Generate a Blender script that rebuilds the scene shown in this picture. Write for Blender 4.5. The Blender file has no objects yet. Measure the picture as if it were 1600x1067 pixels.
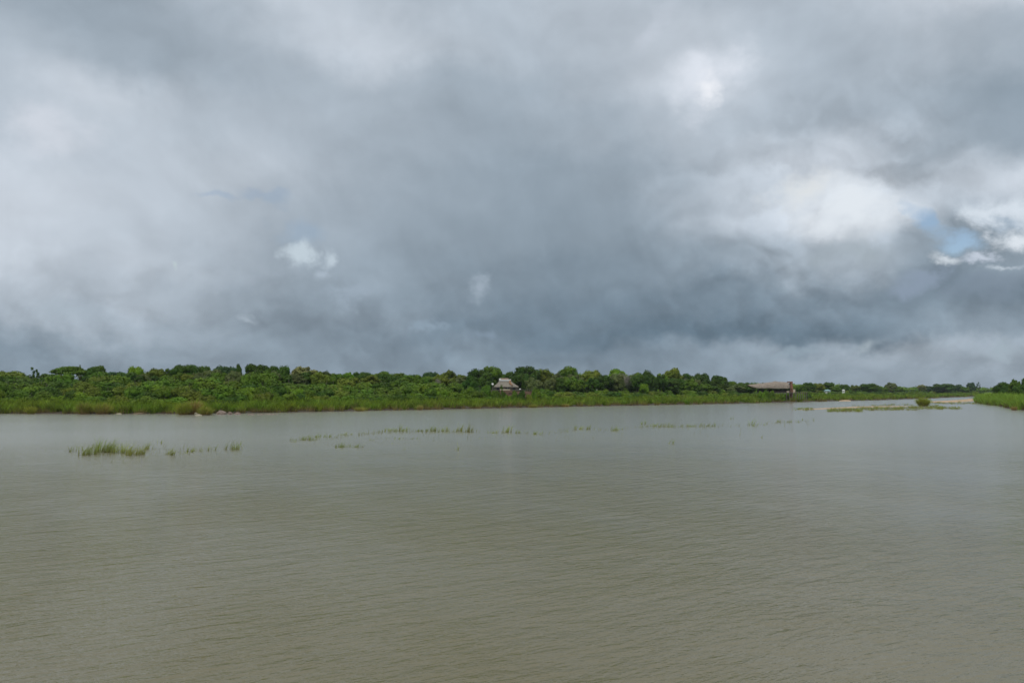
import bpy, math
import numpy as np
from mathutils import Vector, Matrix

# ------------------------------------------------------------------ camera, world, sun, exposure
sc = bpy.context.scene
COL = sc.collection
F = 1256.0          # focal length in photo pixels (1600 wide)
H = 4.5             # camera height above the river
TH = math.atan((612.5 - 533.5) / F)
cd = bpy.data.cameras.new('camera'); cam = bpy.data.objects.new('camera', cd); COL.objects.link(cam)
cam.location = (0, 0, H); cam.rotation_euler = (math.pi / 2 + TH, 0, 0)
cd.sensor_width = 36.0; cd.lens = F / 1600 * 36; cd.clip_start = 0.1; cd.clip_end = 20000
sc.camera = cam
sc.view_settings.view_transform = 'Standard'; sc.view_settings.look = 'None'
sc.view_settings.exposure = 0.0; sc.view_settings.gamma = 1.0
sc.cycles.max_bounces = 6; sc.cycles.transparent_max_bounces = 6
sc.cycles.volume_bounces = 0

def ray(px, py):
    dx = (px - 800) / F; dy = (533.5 - py) / F
    return np.array([dx, math.cos(TH) - dy * math.sin(TH), math.sin(TH) + dy * math.cos(TH)])
def ground(px, py, z=0.0):
    d = ray(px, py); t = (z - H) / d[2]
    return d[0] * t, d[1] * t
def lin(c):
    return tuple(((v / 255) / 12.92 if v <= 10 else (((v / 255) + .055) / 1.055) ** 2.4) for v in c)

SUN_EL, SUN_AZ = math.radians(60), math.radians(205)      # high, behind the camera
sd_ = bpy.data.lights.new('sun', 'SUN'); sun = bpy.data.objects.new('sun', sd_); COL.objects.link(sun)
sd_.energy = 1.5; sd_.angle = math.radians(10); sd_.color = (1.0, 0.96, 0.88)
sv = Vector((math.sin(SUN_AZ) * math.cos(SUN_EL), math.cos(SUN_AZ) * math.cos(SUN_EL), math.sin(SUN_EL)))
sun.rotation_euler = sv.to_track_quat('Z', 'Y').to_euler()

SEED = [(20.5, 3, 0), (29.5, 1, 0), (22.5, 1, 0)]
def build_world():
    w = bpy.data.worlds.new('World'); sc.world = w; w.use_nodes = True
    nt = w.node_tree; N = nt.nodes; L = nt.links; N.clear()
    def node(t, **k):
        n = N.new(t)
        for a, b in k.items(): setattr(n, a, b)
        return n
    def math_(op, a, b=None, c=None):
        n = node('ShaderNodeMath', operation=op)
        for i, v in enumerate((a, b, c)):
            if v is None: continue
            if isinstance(v, (int, float)): n.inputs[i].default_value = v
            else: L.new(v, n.inputs[i])
        return n.outputs[0]
    def vmath(op, a, b):
        n = node('ShaderNodeVectorMath', operation=op)
        for i, v in enumerate((a, b)):
            if isinstance(v, tuple): n.inputs[i].default_value = v
            else: L.new(v, n.inputs[i])
        return n.outputs[0]
    tc = node('ShaderNodeTexCoord'); sep = node('ShaderNodeSeparateXYZ'); L.new(tc.outputs['Generated'], sep.inputs[0])
    az = math_('ARCTAN2', sep.outputs[0], sep.outputs[1])
    el = math_('ARCSINE', sep.outputs[2])
    comb = node('ShaderNodeCombineXYZ'); L.new(az, comb.inputs[0]); L.new(el, comb.inputs[1])
    P = comb.outputs[0]
    def noise(vec, scale, detail=6, rough=.55, dist=0.0, sc3=(1, 1, 1), loc=(0, 0, 0)):
        m = node('ShaderNodeMapping'); L.new(vec, m.inputs[0]); m.inputs['Scale'].default_value = sc3; m.inputs['Location'].default_value = loc
        n = node('ShaderNodeTexNoise', noise_dimensions='2D'); L.new(m.outputs[0], n.inputs['Vector'])
        n.inputs['Scale'].default_value = scale; n.inputs['Detail'].default_value = detail
        n.inputs['Roughness'].default_value = rough; n.inputs['Distortion'].default_value = dist
        return n
    # domain warp, so that every cloud mass gets a billowing edge
    def warp(vec, n, amp):
        v = vmath('SUBTRACT', n.outputs['Color'], (.5, .5, .5)); return vmath('ADD', vec, vmath('MULTIPLY', v, (amp, amp * .7, 0)))
    P1 = warp(P, noise(P, 5, 8, .6, 0, (1, 1.2, 1), SEED[0]), .16)
    P2 = warp(P, noise(P, 9, 9, .6, 0, (1, 1.2, 1), SEED[1]), .10)
    P3 = warp(P, noise(P, 3.1, 3, .5, 0, (1, 1.2, 1), SEED[2]), .18)
    def pc(px, py):
        d = ray(px, py); d = d / np.linalg.norm(d)
        return math.atan2(d[0], d[1]), math.asin(d[2])
    sky = node('ShaderNodeTexSky'); sky.sky_type = 'NISHITA'; sky.sun_disc = False
    sky.sun_elevation = SUN_EL; sky.sun_rotation = SUN_AZ
    skys = node('ShaderNodeVectorMath', operation='SCALE'); L.new(sky.outputs[0], skys.inputs[0]); skys.inputs['Scale'].default_value = .11
    def mix(fac, a, b, clamp=True):
        n = node('ShaderNodeMix', data_type='RGBA')
        for s, v in ((n.inputs[0], fac), (n.inputs[6], a), (n.inputs[7], b)):
            if isinstance(v, (int, float)): s.default_value = v
            elif isinstance(v, tuple): s.default_value = (*v[:3], 1)
            else: L.new(v, s)
        return n.outputs[2]
    def mask(px, py, rx, ry, rot=0, src=None, kind='SPHERICAL'):
        m = node('ShaderNodeMapping', vector_type='TEXTURE'); L.new(src or P1, m.inputs[0])
        c = pc(px, py); m.inputs['Location'].default_value = (c[0], c[1], 0)
        m.inputs['Rotation'].default_value = (0, 0, math.radians(rot)); m.inputs['Scale'].default_value = (rx / F, ry / F, 1)
        g = node('ShaderNodeTexGradient', gradient_type=kind); L.new(m.outputs[0], g.inputs[0])
        return g.outputs['Fac']
    def smooth(v, a, b, lo=0., hi=1.):
        n = node('ShaderNodeMapRange', interpolation_type='SMOOTHSTEP'); L.new(v, n.inputs[0])
        n.inputs[1].default_value = a; n.inputs[2].default_value = b; n.inputs[3].default_value = lo; n.inputs[4].default_value = hi
        return n.outputs[0]
    # broad light and dark of the cloud deck: one ramp along the horizon per height, blended upward
    wx = node('ShaderNodeSeparateXYZ'); L.new(P1, wx.inputs[0])
    azs = [pc(x, 350)[0] for x in SKY_X]; a0, a1 = azs[0] - .25, azs[-1] + .25
    tx = smoothlin = node('ShaderNodeMapRange'); L.new(wx.outputs[0], tx.inputs[0]); tx.inputs[1].default_value = a0; tx.inputs[2].default_value = a1
    col = None; prev = None
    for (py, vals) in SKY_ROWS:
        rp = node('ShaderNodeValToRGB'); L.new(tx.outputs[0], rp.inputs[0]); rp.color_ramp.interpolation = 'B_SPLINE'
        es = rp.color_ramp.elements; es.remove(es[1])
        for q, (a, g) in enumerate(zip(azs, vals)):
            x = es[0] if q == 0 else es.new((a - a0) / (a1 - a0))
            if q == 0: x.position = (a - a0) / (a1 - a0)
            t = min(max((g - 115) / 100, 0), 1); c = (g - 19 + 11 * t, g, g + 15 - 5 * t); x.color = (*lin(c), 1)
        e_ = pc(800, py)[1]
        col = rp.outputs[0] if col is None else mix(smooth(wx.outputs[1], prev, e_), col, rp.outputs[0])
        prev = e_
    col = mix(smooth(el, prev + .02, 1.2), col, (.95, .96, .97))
    # soft billows everywhere, stretched sideways
    n1 = noise(P3, 4.6, 9, .52, 0, (1, 1.15, 1), (7, 2, 0))
    na = noise(P3, 8, 9, .55, 0, (1, 1.1, 1), (1, 9, 0)); nb_ = noise(P3, 8, 9, .55, 0, (1, 1.1, 1), (1 + .008, 9 + .022, 0))
    relief = math_('SUBTRACT', na.outputs[0], nb_.outputs[0])     # heads of the cloud heaps catch more light above than below
    def heaps(scale, dx, dy):
        out = []
        for o in (0, 1):
            m = node('ShaderNodeMapping'); L.new(P2, m.inputs[0]); m.inputs['Scale'].default_value = (1, 1.25, 1); m.inputs['Location'].default_value = (3 + dx * o, 5 + dy * o, 0)
            v = node('ShaderNodeTexVoronoi', feature='SMOOTH_F1', voronoi_dimensions='2D'); L.new(m.outputs[0], v.inputs['Vector']); v.inputs['Scale'].default_value = scale
            v.inputs['Smoothness'].default_value = .55; v.inputs['Detail'].default_value = 2.5; v.inputs['Roughness'].default_value = .5; v.inputs['Randomness'].default_value = 1
            out.append(v.outputs['Distance'])
        return math_('SUBTRACT', out[1], out[0])
    zone = math_('ADD', smooth(el, .03, .20, .55, .10), mask(1330, 330, 330, 200, 0, P3))      # heaped clouds low down and in the bright mass at right
    zone = math_('MULTIPLY', zone, smooth(el, -.01, .02, 0, 1))
    k = math_('ADD', math_('MULTIPLY', math_('SUBTRACT', n1.outputs[0], .5), .30), math_('MULTIPLY', relief, math_('ADD', .25, smooth(el, .02, .22, .5, 0))))
    k = math_('ADD', k, math_('MULTIPLY', heaps(9, .006, .020), math_('MULTIPLY', zone, .75)))
    gain = math_('ADD', k, 1.0)
    sc_ = node('ShaderNodeVectorMath', operation='SCALE'); L.new(col, sc_.inputs[0]); L.new(gain, sc_.inputs['Scale'])
    col = sc_.outputs[0]
    # blue gaps: the clear sky shows through
    def puff(px, py, rx, ry, rot, c, a, nz, thr, soft):
        m = mask(px, py, rx, ry, rot, P2)
        v = math_('ADD', math_('MULTIPLY', m, 1.1), math_('MULTIPLY', math_('SUBTRACT', nz, .5), 1.1))
        return math_('MULTIPLY', smooth(v, thr, thr + soft, 0, a), smooth(m, 0, .22)), c
    nz = noise(P3, 26, 9, .6, 0, (1, 1.3, 1), (4, 4, 0)).outputs[0]
    nzb = noise(P3, 12, 9, .58, 0, (1, 1.5, 1), (14, 4, 0)).outputs[0]
    for (px, py, rx, ry, rot, a) in GAPS:
        f, _ = puff(px, py, rx, ry, rot, None, a, nzb, .12, .8)
        col = mix(f, col, skys.outputs[0])
    for (px, py, rx, ry, rot, c, a, thr, soft) in PUFFS:
        f, _ = puff(px, py, rx, ry, rot, None, a, nz if rx < 90 else nzb, thr, soft)
        col = mix(f, col, lin(c))
    bg = node('ShaderNodeBackground'); L.new(col, bg.inputs[0]); bg.inputs[1].default_value = 1.0
    out = node('ShaderNodeOutputWorld'); L.new(bg.outputs[0], out.inputs[0])
    w.cycles.sampling_method = 'MANUAL'; w.cycles.sample_map_resolution = 512

SKY_X = [0, 130, 260, 400, 530, 660, 800, 930, 1060, 1200, 1330, 1460, 1600]
SKY_ROWS = [     # photo row, then the grey level of the cloud at each column of SKY_X
    (605, [148, 146, 148, 150, 148, 146, 146, 146, 148, 152, 154, 154, 156]),
    (575, [146, 146, 150, 152, 148, 145, 142, 142, 144, 154, 164, 166, 166]),
    (550, [160, 156, 158, 158, 148, 143, 136, 135, 140, 158, 172, 174, 168]),
    (522, [180, 178, 168, 160, 148, 136, 128, 122, 117, 120, 128, 156, 148]),
    (485, [188, 190, 180, 162, 156, 148, 132, 128, 133, 138, 140, 138, 136]),
    (425, [204, 200, 190, 174, 164, 154, 144, 142, 150, 168, 184, 156, 154]),
    (350, [210, 204, 194, 186, 166, 160, 155, 153, 160, 206, 226, 184, 212]),
    (280, [186, 194, 197, 197, 172, 165, 160, 158, 168, 200, 212, 178, 158]),
    (210, [184, 214, 184, 190, 178, 172, 165, 170, 192, 186, 176, 174, 154]),
    (140, [184, 174, 168, 178, 182, 178, 167, 182, 214, 182, 180, 190, 176]),
    (70, [172, 166, 172, 184, 208, 202, 180, 190, 206, 184, 184, 212, 214]),
    (0, [184, 180, 182, 212, 198, 188, 184, 196, 188, 184, 190, 222, 226]),
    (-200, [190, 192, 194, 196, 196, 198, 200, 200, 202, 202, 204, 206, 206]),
]
GAPS = [(1437, 345, 24, 46, 35, .9), (1488, 386, 54, 26, 0, 1.0), (470, 358, 56, 24, 0, .30), (345, 314, 60, 12, 0, .3), (425, 312, 60, 16, -8, .28), (1545, 345, 40, 12, 0, .25)]
PUFFS = [   # bright heads and wisps: px, py, half sizes, tilt, colour, opacity, threshold, softness
    (470, 386, 40, 40, 0, (192, 206, 216), 1.0, .30, .75),
    (510, 404, 26, 36, 0, (188, 202, 213), 1.0, .32, .75),
    (500, 436, 24, 26, 0, (172, 186, 200), .8, .35, .8),
    (752, 452, 56, 42, 30, (162, 176, 190), .9, .40, .8),
    (530, 470, 70, 26, 0, (160, 175, 190), .7, .3, .9),
    (372, 497, 36, 14, -15, (178, 191, 203), .7, .34, 1.0),
    (284, 424, 14, 20, 0, (190, 204, 208), .8, .32, .8),
    (675, 512, 40, 14, -15, (142, 160, 176), .9, .33, .8),
    (775, 530, 66, 18, 0, (134, 152, 170), .8, .35, .8),
    (75, 195, 100, 62, 20, (212, 218, 228), .8, .22, 1.0),
    (1105, 130, 95, 95, -40, (224, 230, 240), 1.0, .24, 1.0),
    (1117, 152, 44, 36, 0, (238, 241, 247), 1.0, .26, 1.0),
    (1020, 40, 40, 80, -40, (200, 208, 220), .5, .3, 1.0),
    (1325, 322, 130, 80, 0, (226, 233, 240), 1.0, .20, .9),
    (1245, 300, 80, 46, 20, (222, 226, 228), .8, .28, .9),
    (1340, 400, 110, 40, 0, (170, 182, 190), .5, .3, .8),
    (1555, 325, 80, 42, 10, (214, 224, 234), 1.0, .26, .8),
    (1585, 368, 50, 36, 0, (220, 228, 236), 1.0, .26, .8),
    (1462, 408, 42, 15, -25, (216, 225, 233), .9, .28, 1.0),
    (1530, 406, 50, 16, 0, (198, 208, 222), .9, .28, .7),
    (1565, 421, 42, 12, 0, (210, 221, 231), .85, .3, 1.0),
    (1545, 452, 110, 30, 0, (132, 147, 163), .6, .14, .8),
    (1430, 436, 60, 30, 0, (140, 155, 174), .8, .2, .8),
    (1350, 546, 44, 30, 10, (174, 187, 196), .8, .26, 1.0),
    (1230, 556, 90, 15, 0, (148, 165, 178), .7, .3, .8),
    (1570, 545, 46, 20, 0, (164, 179, 190), .8, .32, .8),
    (110, 480, 100, 28, 0, (172, 186, 198), .6, .3, .9),
]
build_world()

# ------------------------------------------------------------------ helpers
def link(o, parent=None):
    COL.objects.link(o)
    if parent is not None: o.parent = parent
    return o
def tag(o, label=None, cat=None, group=None, kind=None):
    if label: o['label'] = label
    if cat: o['category'] = cat
    if group: o['group'] = group
    if kind: o['kind'] = kind
    return o
def empty(name, loc, rz=0.0, scale=(1, 1, 1)):
    o = bpy.data.objects.new(name, None); COL.objects.link(o); o.empty_display_size = .5
    o.location = loc; o.rotation_euler = (0, 0, rz); o.scale = scale
    return o
class MB:
    def __init__(s): s.v = []; s.f = []; s.n = 0; s.a = []
    def add(s, v, f, a=None):
        v = np.asarray(v, float).reshape(-1, 3)
        s.v.append(v); s.f += [tuple(int(i) + s.n for i in q) for q in f]; s.n += len(v)
        s.a.append(np.full(len(v), 0.0) if a is None else np.asarray(a, float))
    def box(s, x0, x1, y0, y1, z0, z1):
        v = [(x, y, z) for z in (z0, z1) for y in (y0, y1) for x in (x0, x1)]
        s.add(v, [(0, 2, 3, 1), (4, 5, 7, 6), (0, 1, 5, 4), (2, 6, 7, 3), (0, 4, 6, 2), (1, 3, 7, 5)])
    def tube(s, pts, rad, n=7):
        pts = [np.array(p, float) for p in pts]; vs = []; fs = []
        for i, p in enumerate(pts):
            t = pts[min(i + 1, len(pts) - 1)] - pts[max(i - 1, 0)]; t /= np.linalg.norm(t) + 1e-9
            a = np.cross(t, (0.3, 1, .1)); a /= np.linalg.norm(a); b = np.cross(t, a)
            for k in range(n):
                c = 2 * math.pi * k / n; vs.append(p + rad[i] * (a * math.cos(c) + b * math.sin(c)))
        for i in range(len(pts) - 1):
            for k in range(n):
                fs.append((i * n + k, i * n + (k + 1) % n, (i + 1) * n + (k + 1) % n, (i + 1) * n + k))
        fs.append(tuple(range(n))[::-1]); fs.append(tuple((len(pts) - 1) * n + k for k in range(n)))
        s.add(vs, fs)
    def mesh(s, name, smooth=False):
        me = bpy.data.meshes.new(name)
        me.from_pydata(np.concatenate(s.v).tolist(), [], s.f); me.update()
        if smooth: me.polygons.foreach_set('use_smooth', [True] * len(me.polygons))
        return me
    def build(s, name, mat, parent=None, smooth=False, loc=None):
        me = s.mesh(name, smooth); me.materials.append(mat)
        o = bpy.data.objects.new(name, me); link(o, parent)
        if loc is not None: o.location = loc
        return o
def quads_mesh(name, V, Q, attrs=None, smooth=False):
    V = np.ascontiguousarray(V, np.float32); Q = np.ascontiguousarray(Q, np.int32)
    me = bpy.data.meshes.new(name)
    me.vertices.add(len(V)); me.vertices.foreach_set('co', V.ravel())
    me.loops.add(Q.size); me.loops.foreach_set('vertex_index', Q.ravel())
    me.polygons.add(len(Q)); me.polygons.foreach_set('loop_start', np.arange(0, Q.size, 4, dtype=np.int32))
    me.polygons.foreach_set('loop_total', np.full(len(Q), 4, np.int32))
    if smooth: me.polygons.foreach_set('use_smooth', np.ones(len(Q), bool))
    me.update(calc_edges=True)
    for k, a in (attrs or {}).items():
        at = me.attributes.new(k, 'FLOAT', 'POINT'); at.data.foreach_set('value', np.ascontiguousarray(a, np.float32))
    return me
def add_obj(name, me, mat, parent=None, loc=None):
    if len(me.materials) == 0: me.materials.append(mat)
    o = bpy.data.objects.new(name, me); link(o, parent)
    if loc is not None: o.location = loc
    if me.materials[0] is not mat:
        o.material_slots[0].link = 'OBJECT'; o.material_slots[0].material = mat
    return o

# ------------------------------------------------------------------ materials
def new_mat(name):
    m = bpy.data.materials.new(name); m.use_nodes = True; nt = m.node_tree
    b = nt.nodes['Principled BSDF']; return m, nt, b
def noise_mat(name, c1, c2, scale, rough=.8, bump=0.0, sc3=(1, 1, 1), detail=5, contrast=(.35, .65), spec=.3, bscale=None):
    m, nt, b = new_mat(name); N = nt.nodes; L = nt.links
    g = N.new('ShaderNodeNewGeometry'); mp = N.new('ShaderNodeMapping'); L.new(g.outputs['Position'], mp.inputs[0]); mp.inputs['Scale'].default_value = sc3
    n = N.new('ShaderNodeTexNoise'); n.inputs['Scale'].default_value = scale; n.inputs['Detail'].default_value = detail; L.new(mp.outputs[0], n.inputs['Vector'])
    r = N.new('ShaderNodeMapRange'); r.inputs[1].default_value = contrast[0]; r.inputs[2].default_value = contrast[1]; L.new(n.outputs[0], r.inputs[0])
    x = N.new('ShaderNodeMix'); x.data_type = 'RGBA'; L.new(r.outputs[0], x.inputs[0]); x.inputs[6].default_value = (*c1, 1); x.inputs[7].default_value = (*c2, 1)
    L.new(x.outputs[2], b.inputs['Base Color']); b.inputs['Roughness'].default_value = rough; b.inputs['Specular IOR Level'].default_value = spec
    if bump:
        n2 = N.new('ShaderNodeTexNoise'); n2.inputs['Scale'].default_value = bscale or scale * 3; n2.inputs['Detail'].default_value = 5; L.new(mp.outputs[0], n2.inputs['Vector'])
        bp = N.new('ShaderNodeBump'); bp.inputs['Distance'].default_value = bump; L.new(n2.outputs[0], bp.inputs['Height']); L.new(bp.outputs[0], b.inputs['Normal'])
    return m
def leaf_mat(name, c, dry=None, vary=.35, trans=.12):
    """foliage: each plant a slightly different tint, patches of lighter young leaf, an optional dry-stem colour read from 'dry'"""
    m, nt, b = new_mat(name); N = nt.nodes; L = nt.links
    oi = N.new('ShaderNodeObjectInfo'); g = N.new('ShaderNodeNewGeometry')
    n = N.new('ShaderNodeTexNoise'); n.inputs['Scale'].default_value = .55; n.inputs['Detail'].default_value = 4; L.new(g.outputs['Position'], n.inputs['Vector'])
    def mth(op, a, bb):
        k = N.new('ShaderNodeMath'); k.operation = op
        for i, v in enumerate((a, bb)):
            if isinstance(v, (int, float)): k.inputs[i].default_value = v
            else: L.new(v, k.inputs[i])
        return k.outputs[0]
    val = mth('ADD', mth('MULTIPLY', mth('SUBTRACT', n.outputs[0], .5), vary * 2.6), mth('ADD', mth('MULTIPLY', oi.outputs['Random'], vary), 1 - vary / 2))
    hs = N.new('ShaderNodeHueSaturation'); hs.inputs['Color'].default_value = (*c, 1); L.new(val, hs.inputs['Value'])
    n2 = N.new('ShaderNodeTexNoise'); n2.inputs['Scale'].default_value = .17; n2.inputs['Detail'].default_value = 3; L.new(g.outputs['Position'], n2.inputs['Vector'])
    L.new(mth('ADD', mth('MULTIPLY', n2.outputs[0], .10), .45), hs.inputs['Hue'])
    colr = hs.outputs[0]
    if dry:
        at = N.new('ShaderNodeAttribute'); at.attribute_name = 'dry'
        x = N.new('ShaderNodeMix'); x.data_type = 'RGBA'; L.new(at.outputs['Fac'], x.inputs[0]); L.new(colr, x.inputs[6]); x.inputs[7].default_value = (*dry, 1)
        colr = x.outputs[2]
    L.new(colr, b.inputs['Base Color']); b.inputs['Roughness'].default_value = .6; b.inputs['Specular IOR Level'].default_value = .1
    tr = N.new('ShaderNodeBsdfTranslucent'); L.new(colr, tr.inputs[0])
    ms = N.new('ShaderNodeMixShader'); ms.inputs[0].default_value = trans; L.new(b.outputs[0], ms.inputs[1]); L.new(tr.outputs[0], ms.inputs[2])
    L.new(ms.outputs[0], nt.nodes['Material Output'].inputs[0])
    return m
LEAF = {
    'dark':   leaf_mat('leaf_dark_green', (.048, .098, .010)),
    'mid':    leaf_mat('leaf_mid_green', (.088, .158, .013)),
    'olive':  leaf_mat('leaf_olive', (.125, .165, .018)),
    'bright': leaf_mat('leaf_bright_green', (.130, .230, .012)),
    'grey':   leaf_mat('leaf_grey_green', (.115, .145, .045)),
    'pale':   leaf_mat('leaf_pale_yellow_green', (.220, .230, .075)),
    'blue':   leaf_mat('leaf_bluish_green', (.045, .092, .030)),
    'lime':   leaf_mat('leaf_fresh_bush', (.112, .190, .012)),
}
REED = leaf_mat('reed_leaf', (.245, .365, .032), dry=(.28, .20, .09), vary=.85, trans=.35)
REEDR = leaf_mat('right_bank_reed_leaf', (.140, .220, .024), dry=(.20, .15, .06), vary=.9, trans=.25)
GRASS = leaf_mat('bank_grass_leaf', (.24, .38, .026), vary=.5, trans=.35)
TUSS = leaf_mat('tussock_leaf', (.27, .34, .035), dry=(.50, .32, .16), vary=.4, trans=.35)
WREED = leaf_mat('river_grass_leaf', (.28, .34, .05), dry=(.22, .18, .09), vary=.4, trans=.4)
BARK = noise_mat('bark', (.09, .075, .055), (.17, .15, .12), 2.0, sc3=(1, 1, .3))
DEADBARK = noise_mat('bare_bark', (.22, .20, .17), (.33, .30, .26), 2.0)
SAND = noise_mat('sand', (.36, .25, .15), (.48, .35, .22), .5, bump=.03)
MUD = noise_mat('bank_earth', (.10, .075, .045), (.18, .13, .08), .8)
GROUND = noise_mat('ground_cover', (.07, .12, .014), (.12, .18, .022), .25, bump=.1)
ROCK = noise_mat('river_rock', (.15, .11, .09), (.27, .21, .17), 1.4, bump=.08)
PALEROCK = noise_mat('pale_rock', (.30, .27, .19), (.40, .36, .27), 1.4, bump=.05)
THATCH = noise_mat('thatch', (.165, .148, .122), (.26, .235, .195), 1.1, rough=.95, bump=.06, sc3=(3, 3, .5), spec=.1)
THATCH2 = noise_mat('pinkish_thatch', (.200, .165, .135), (.30, .255, .21), .9, rough=.95, bump=.08, sc3=(2, 2, .5), spec=.1)
RUST = noise_mat('rusty_patch', (.34, .15, .06), (.25, .16, .10), 2)
WHITE = noise_mat('white_ridge_paint', (.62, .62, .60), (.72, .72, .70), 3)
PLASTER = noise_mat('cream_plaster', (.30, .27, .19), (.38, .34, .25), 1)
CREAM = noise_mat('pale_parapet', (.46, .40, .28), (.55, .49, .36), 1)
BRICK = noise_mat('brick', (.20, .085, .05), (.29, .15, .095), 2.5)
STONE = noise_mat('terrace_stone', (.13, .075, .048), (.22, .14, .095), 1.6, bump=.05)
WOOD = noise_mat('dark_timber', (.045, .035, .028), (.08, .065, .05), 2)
DECKWOOD = noise_mat('weathered_timber', (.12, .105, .09), (.19, .17, .15), 2)
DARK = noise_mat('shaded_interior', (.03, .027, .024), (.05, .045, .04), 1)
GLASS, _n, _b = new_mat('window_glass'); _b.inputs['Base Color'].default_value = (.02, .025, .03, 1); _b.inputs['Roughness'].default_value = .08
TEAL = noise_mat('teal_sheet_roof', (.20, .33, .34), (.27, .42, .43), 1)
TAN = noise_mat('tan_hut_wall', (.42, .27, .19), (.52, .36, .26), 1)

# ------------------------------------------------------------------ river geometry
SH = [ground(x, y) for x, y in ((0, 646.3), (100, 646.6), (270, 646.8), (400, 645.2), (500, 643.2), (600, 641.2), (680, 639.8), (800, 637.2), (900, 635.2), (1000, 633.4), (1100, 631.6), (1160, 630.4), (1300, 626.8), (1380, 625.0), (1440, 622.9), (1525, 619.4))]
SX = np.array([-3000, -600] + [p[0] for p in SH] + [1500, 5000]); SY = np.array([230, 175] + [p[1] for p in SH] + [1450, 2600])
RY = np.array([-300, 0, 60, 150, 202, 214, 264, 287, 347, 480, 700, 900, 1450, 4000]); RX = np.array([90, 92, 98, 113, 128, 133, 160, 169, 200, 281, 424, 610, 1640, 7000])
def sd_far(x, y):
    s = np.interp(x, SX, SY); e = 3.0
    k = (np.interp(x + e, SX, SY) - np.interp(x - e, SX, SY)) / (2 * e)
    wob = 1.1 * np.sin(x * .21 + 1) + .8 * np.sin(x * .53) + .5 * np.sin(x * 1.13 + 2)
    return (y - s) / np.sqrt(1 + k * k) + wob * np.clip((y - 100) / 400, .35, 1.2)
def sd_right(x, y):
    r = np.interp(y, RY, RX); e = 3.0
    k = (np.interp(y + e, RY, RX) - np.interp(y - e, RY, RX)) / (2 * e)
    return (x - r) / np.sqrt(1 + k * k) + .9 * np.sin(y * .23) + .6 * np.sin(y * .6)
def hz(x, y):
    a = sd_far(x, y); b = sd_right(x, y)
    za = np.interp(a, [-30, 0, 2, 14, 55, 110, 400], [-2, -.15, .35, .8, 3.6, 4.6, 5.0])
    left = np.clip((20 - x) / 90, 0, 1) * np.clip((a - 12) / 50, 0, 1) * 1.6
    zb = np.interp(b, [-30, 0, 2, 40, 120], [-2, -.15, .5, 1.6, 3.0])
    n = .25 * np.sin(x * .11 + y * .07) + .2 * np.sin(x * .05 - y * .13)
    return np.maximum(za + left, zb) + n * np.clip(np.maximum(a, b) / 20, 0, 1)

def ground_material():
    m = GROUND; nt = m.node_tree; N = nt.nodes; L = nt.links; b = N['Principled BSDF']
    old = b.inputs['Base Color'].links[0].from_socket
    g = N.new('ShaderNodeNewGeometry'); sp_ = N.new('ShaderNodeSeparateXYZ'); L.new(g.outputs['Position'], sp_.inputs[0])
    n = N.new('ShaderNodeTexNoise'); n.inputs['Scale'].default_value = .4; L.new(g.outputs['Position'], n.inputs['Vector'])
    ad = N.new('ShaderNodeMath'); ad.operation = 'ADD'; L.new(sp_.outputs[2], ad.inputs[0]); L.new(n.outputs[0], ad.inputs[1])
    r = N.new('ShaderNodeMapRange'); L.new(ad.outputs[0], r.inputs[0]); r.inputs[1].default_value = 1.0; r.inputs[2].default_value = 2.2
    x = N.new('ShaderNodeMix'); x.data_type = 'RGBA'; L.new(r.outputs[0], x.inputs[0]); x.inputs[6].default_value = (.055, .042, .026, 1); L.new(old, x.inputs[7])
    L.new(x.outputs[2], b.inputs['Base Color'])
ground_material()
def make_ground():
    xs = np.concatenate([np.arange(-2500, -300, 100), np.arange(-300, -150, 10), np.arange(-150, 420, 3.0), np.arange(420, 900, 12), np.arange(900, 3001, 100)])
    ys = np.concatenate([np.arange(-300, 100, 40), np.arange(100, 480, 3.0), np.arange(480, 1000, 12), np.arange(1000, 4301, 100)])
    X, Y = np.meshgrid(xs, ys); Z = hz(X, Y); nx, ny = len(xs), len(ys)
    V = np.stack([X.ravel(), Y.ravel(), Z.ravel()], 1)
    i = (np.arange(ny - 1)[:, None] * nx + np.arange(nx - 1)[None]).ravel()
    Q = np.stack([i, i + 1, i + nx + 1, i + nx], 1)
    o = add_obj('ground', quads_mesh('ground', V, Q, smooth=True), GROUND); tag(o, 'green overgrown river bank ground', kind='structure')
make_ground()

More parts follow.
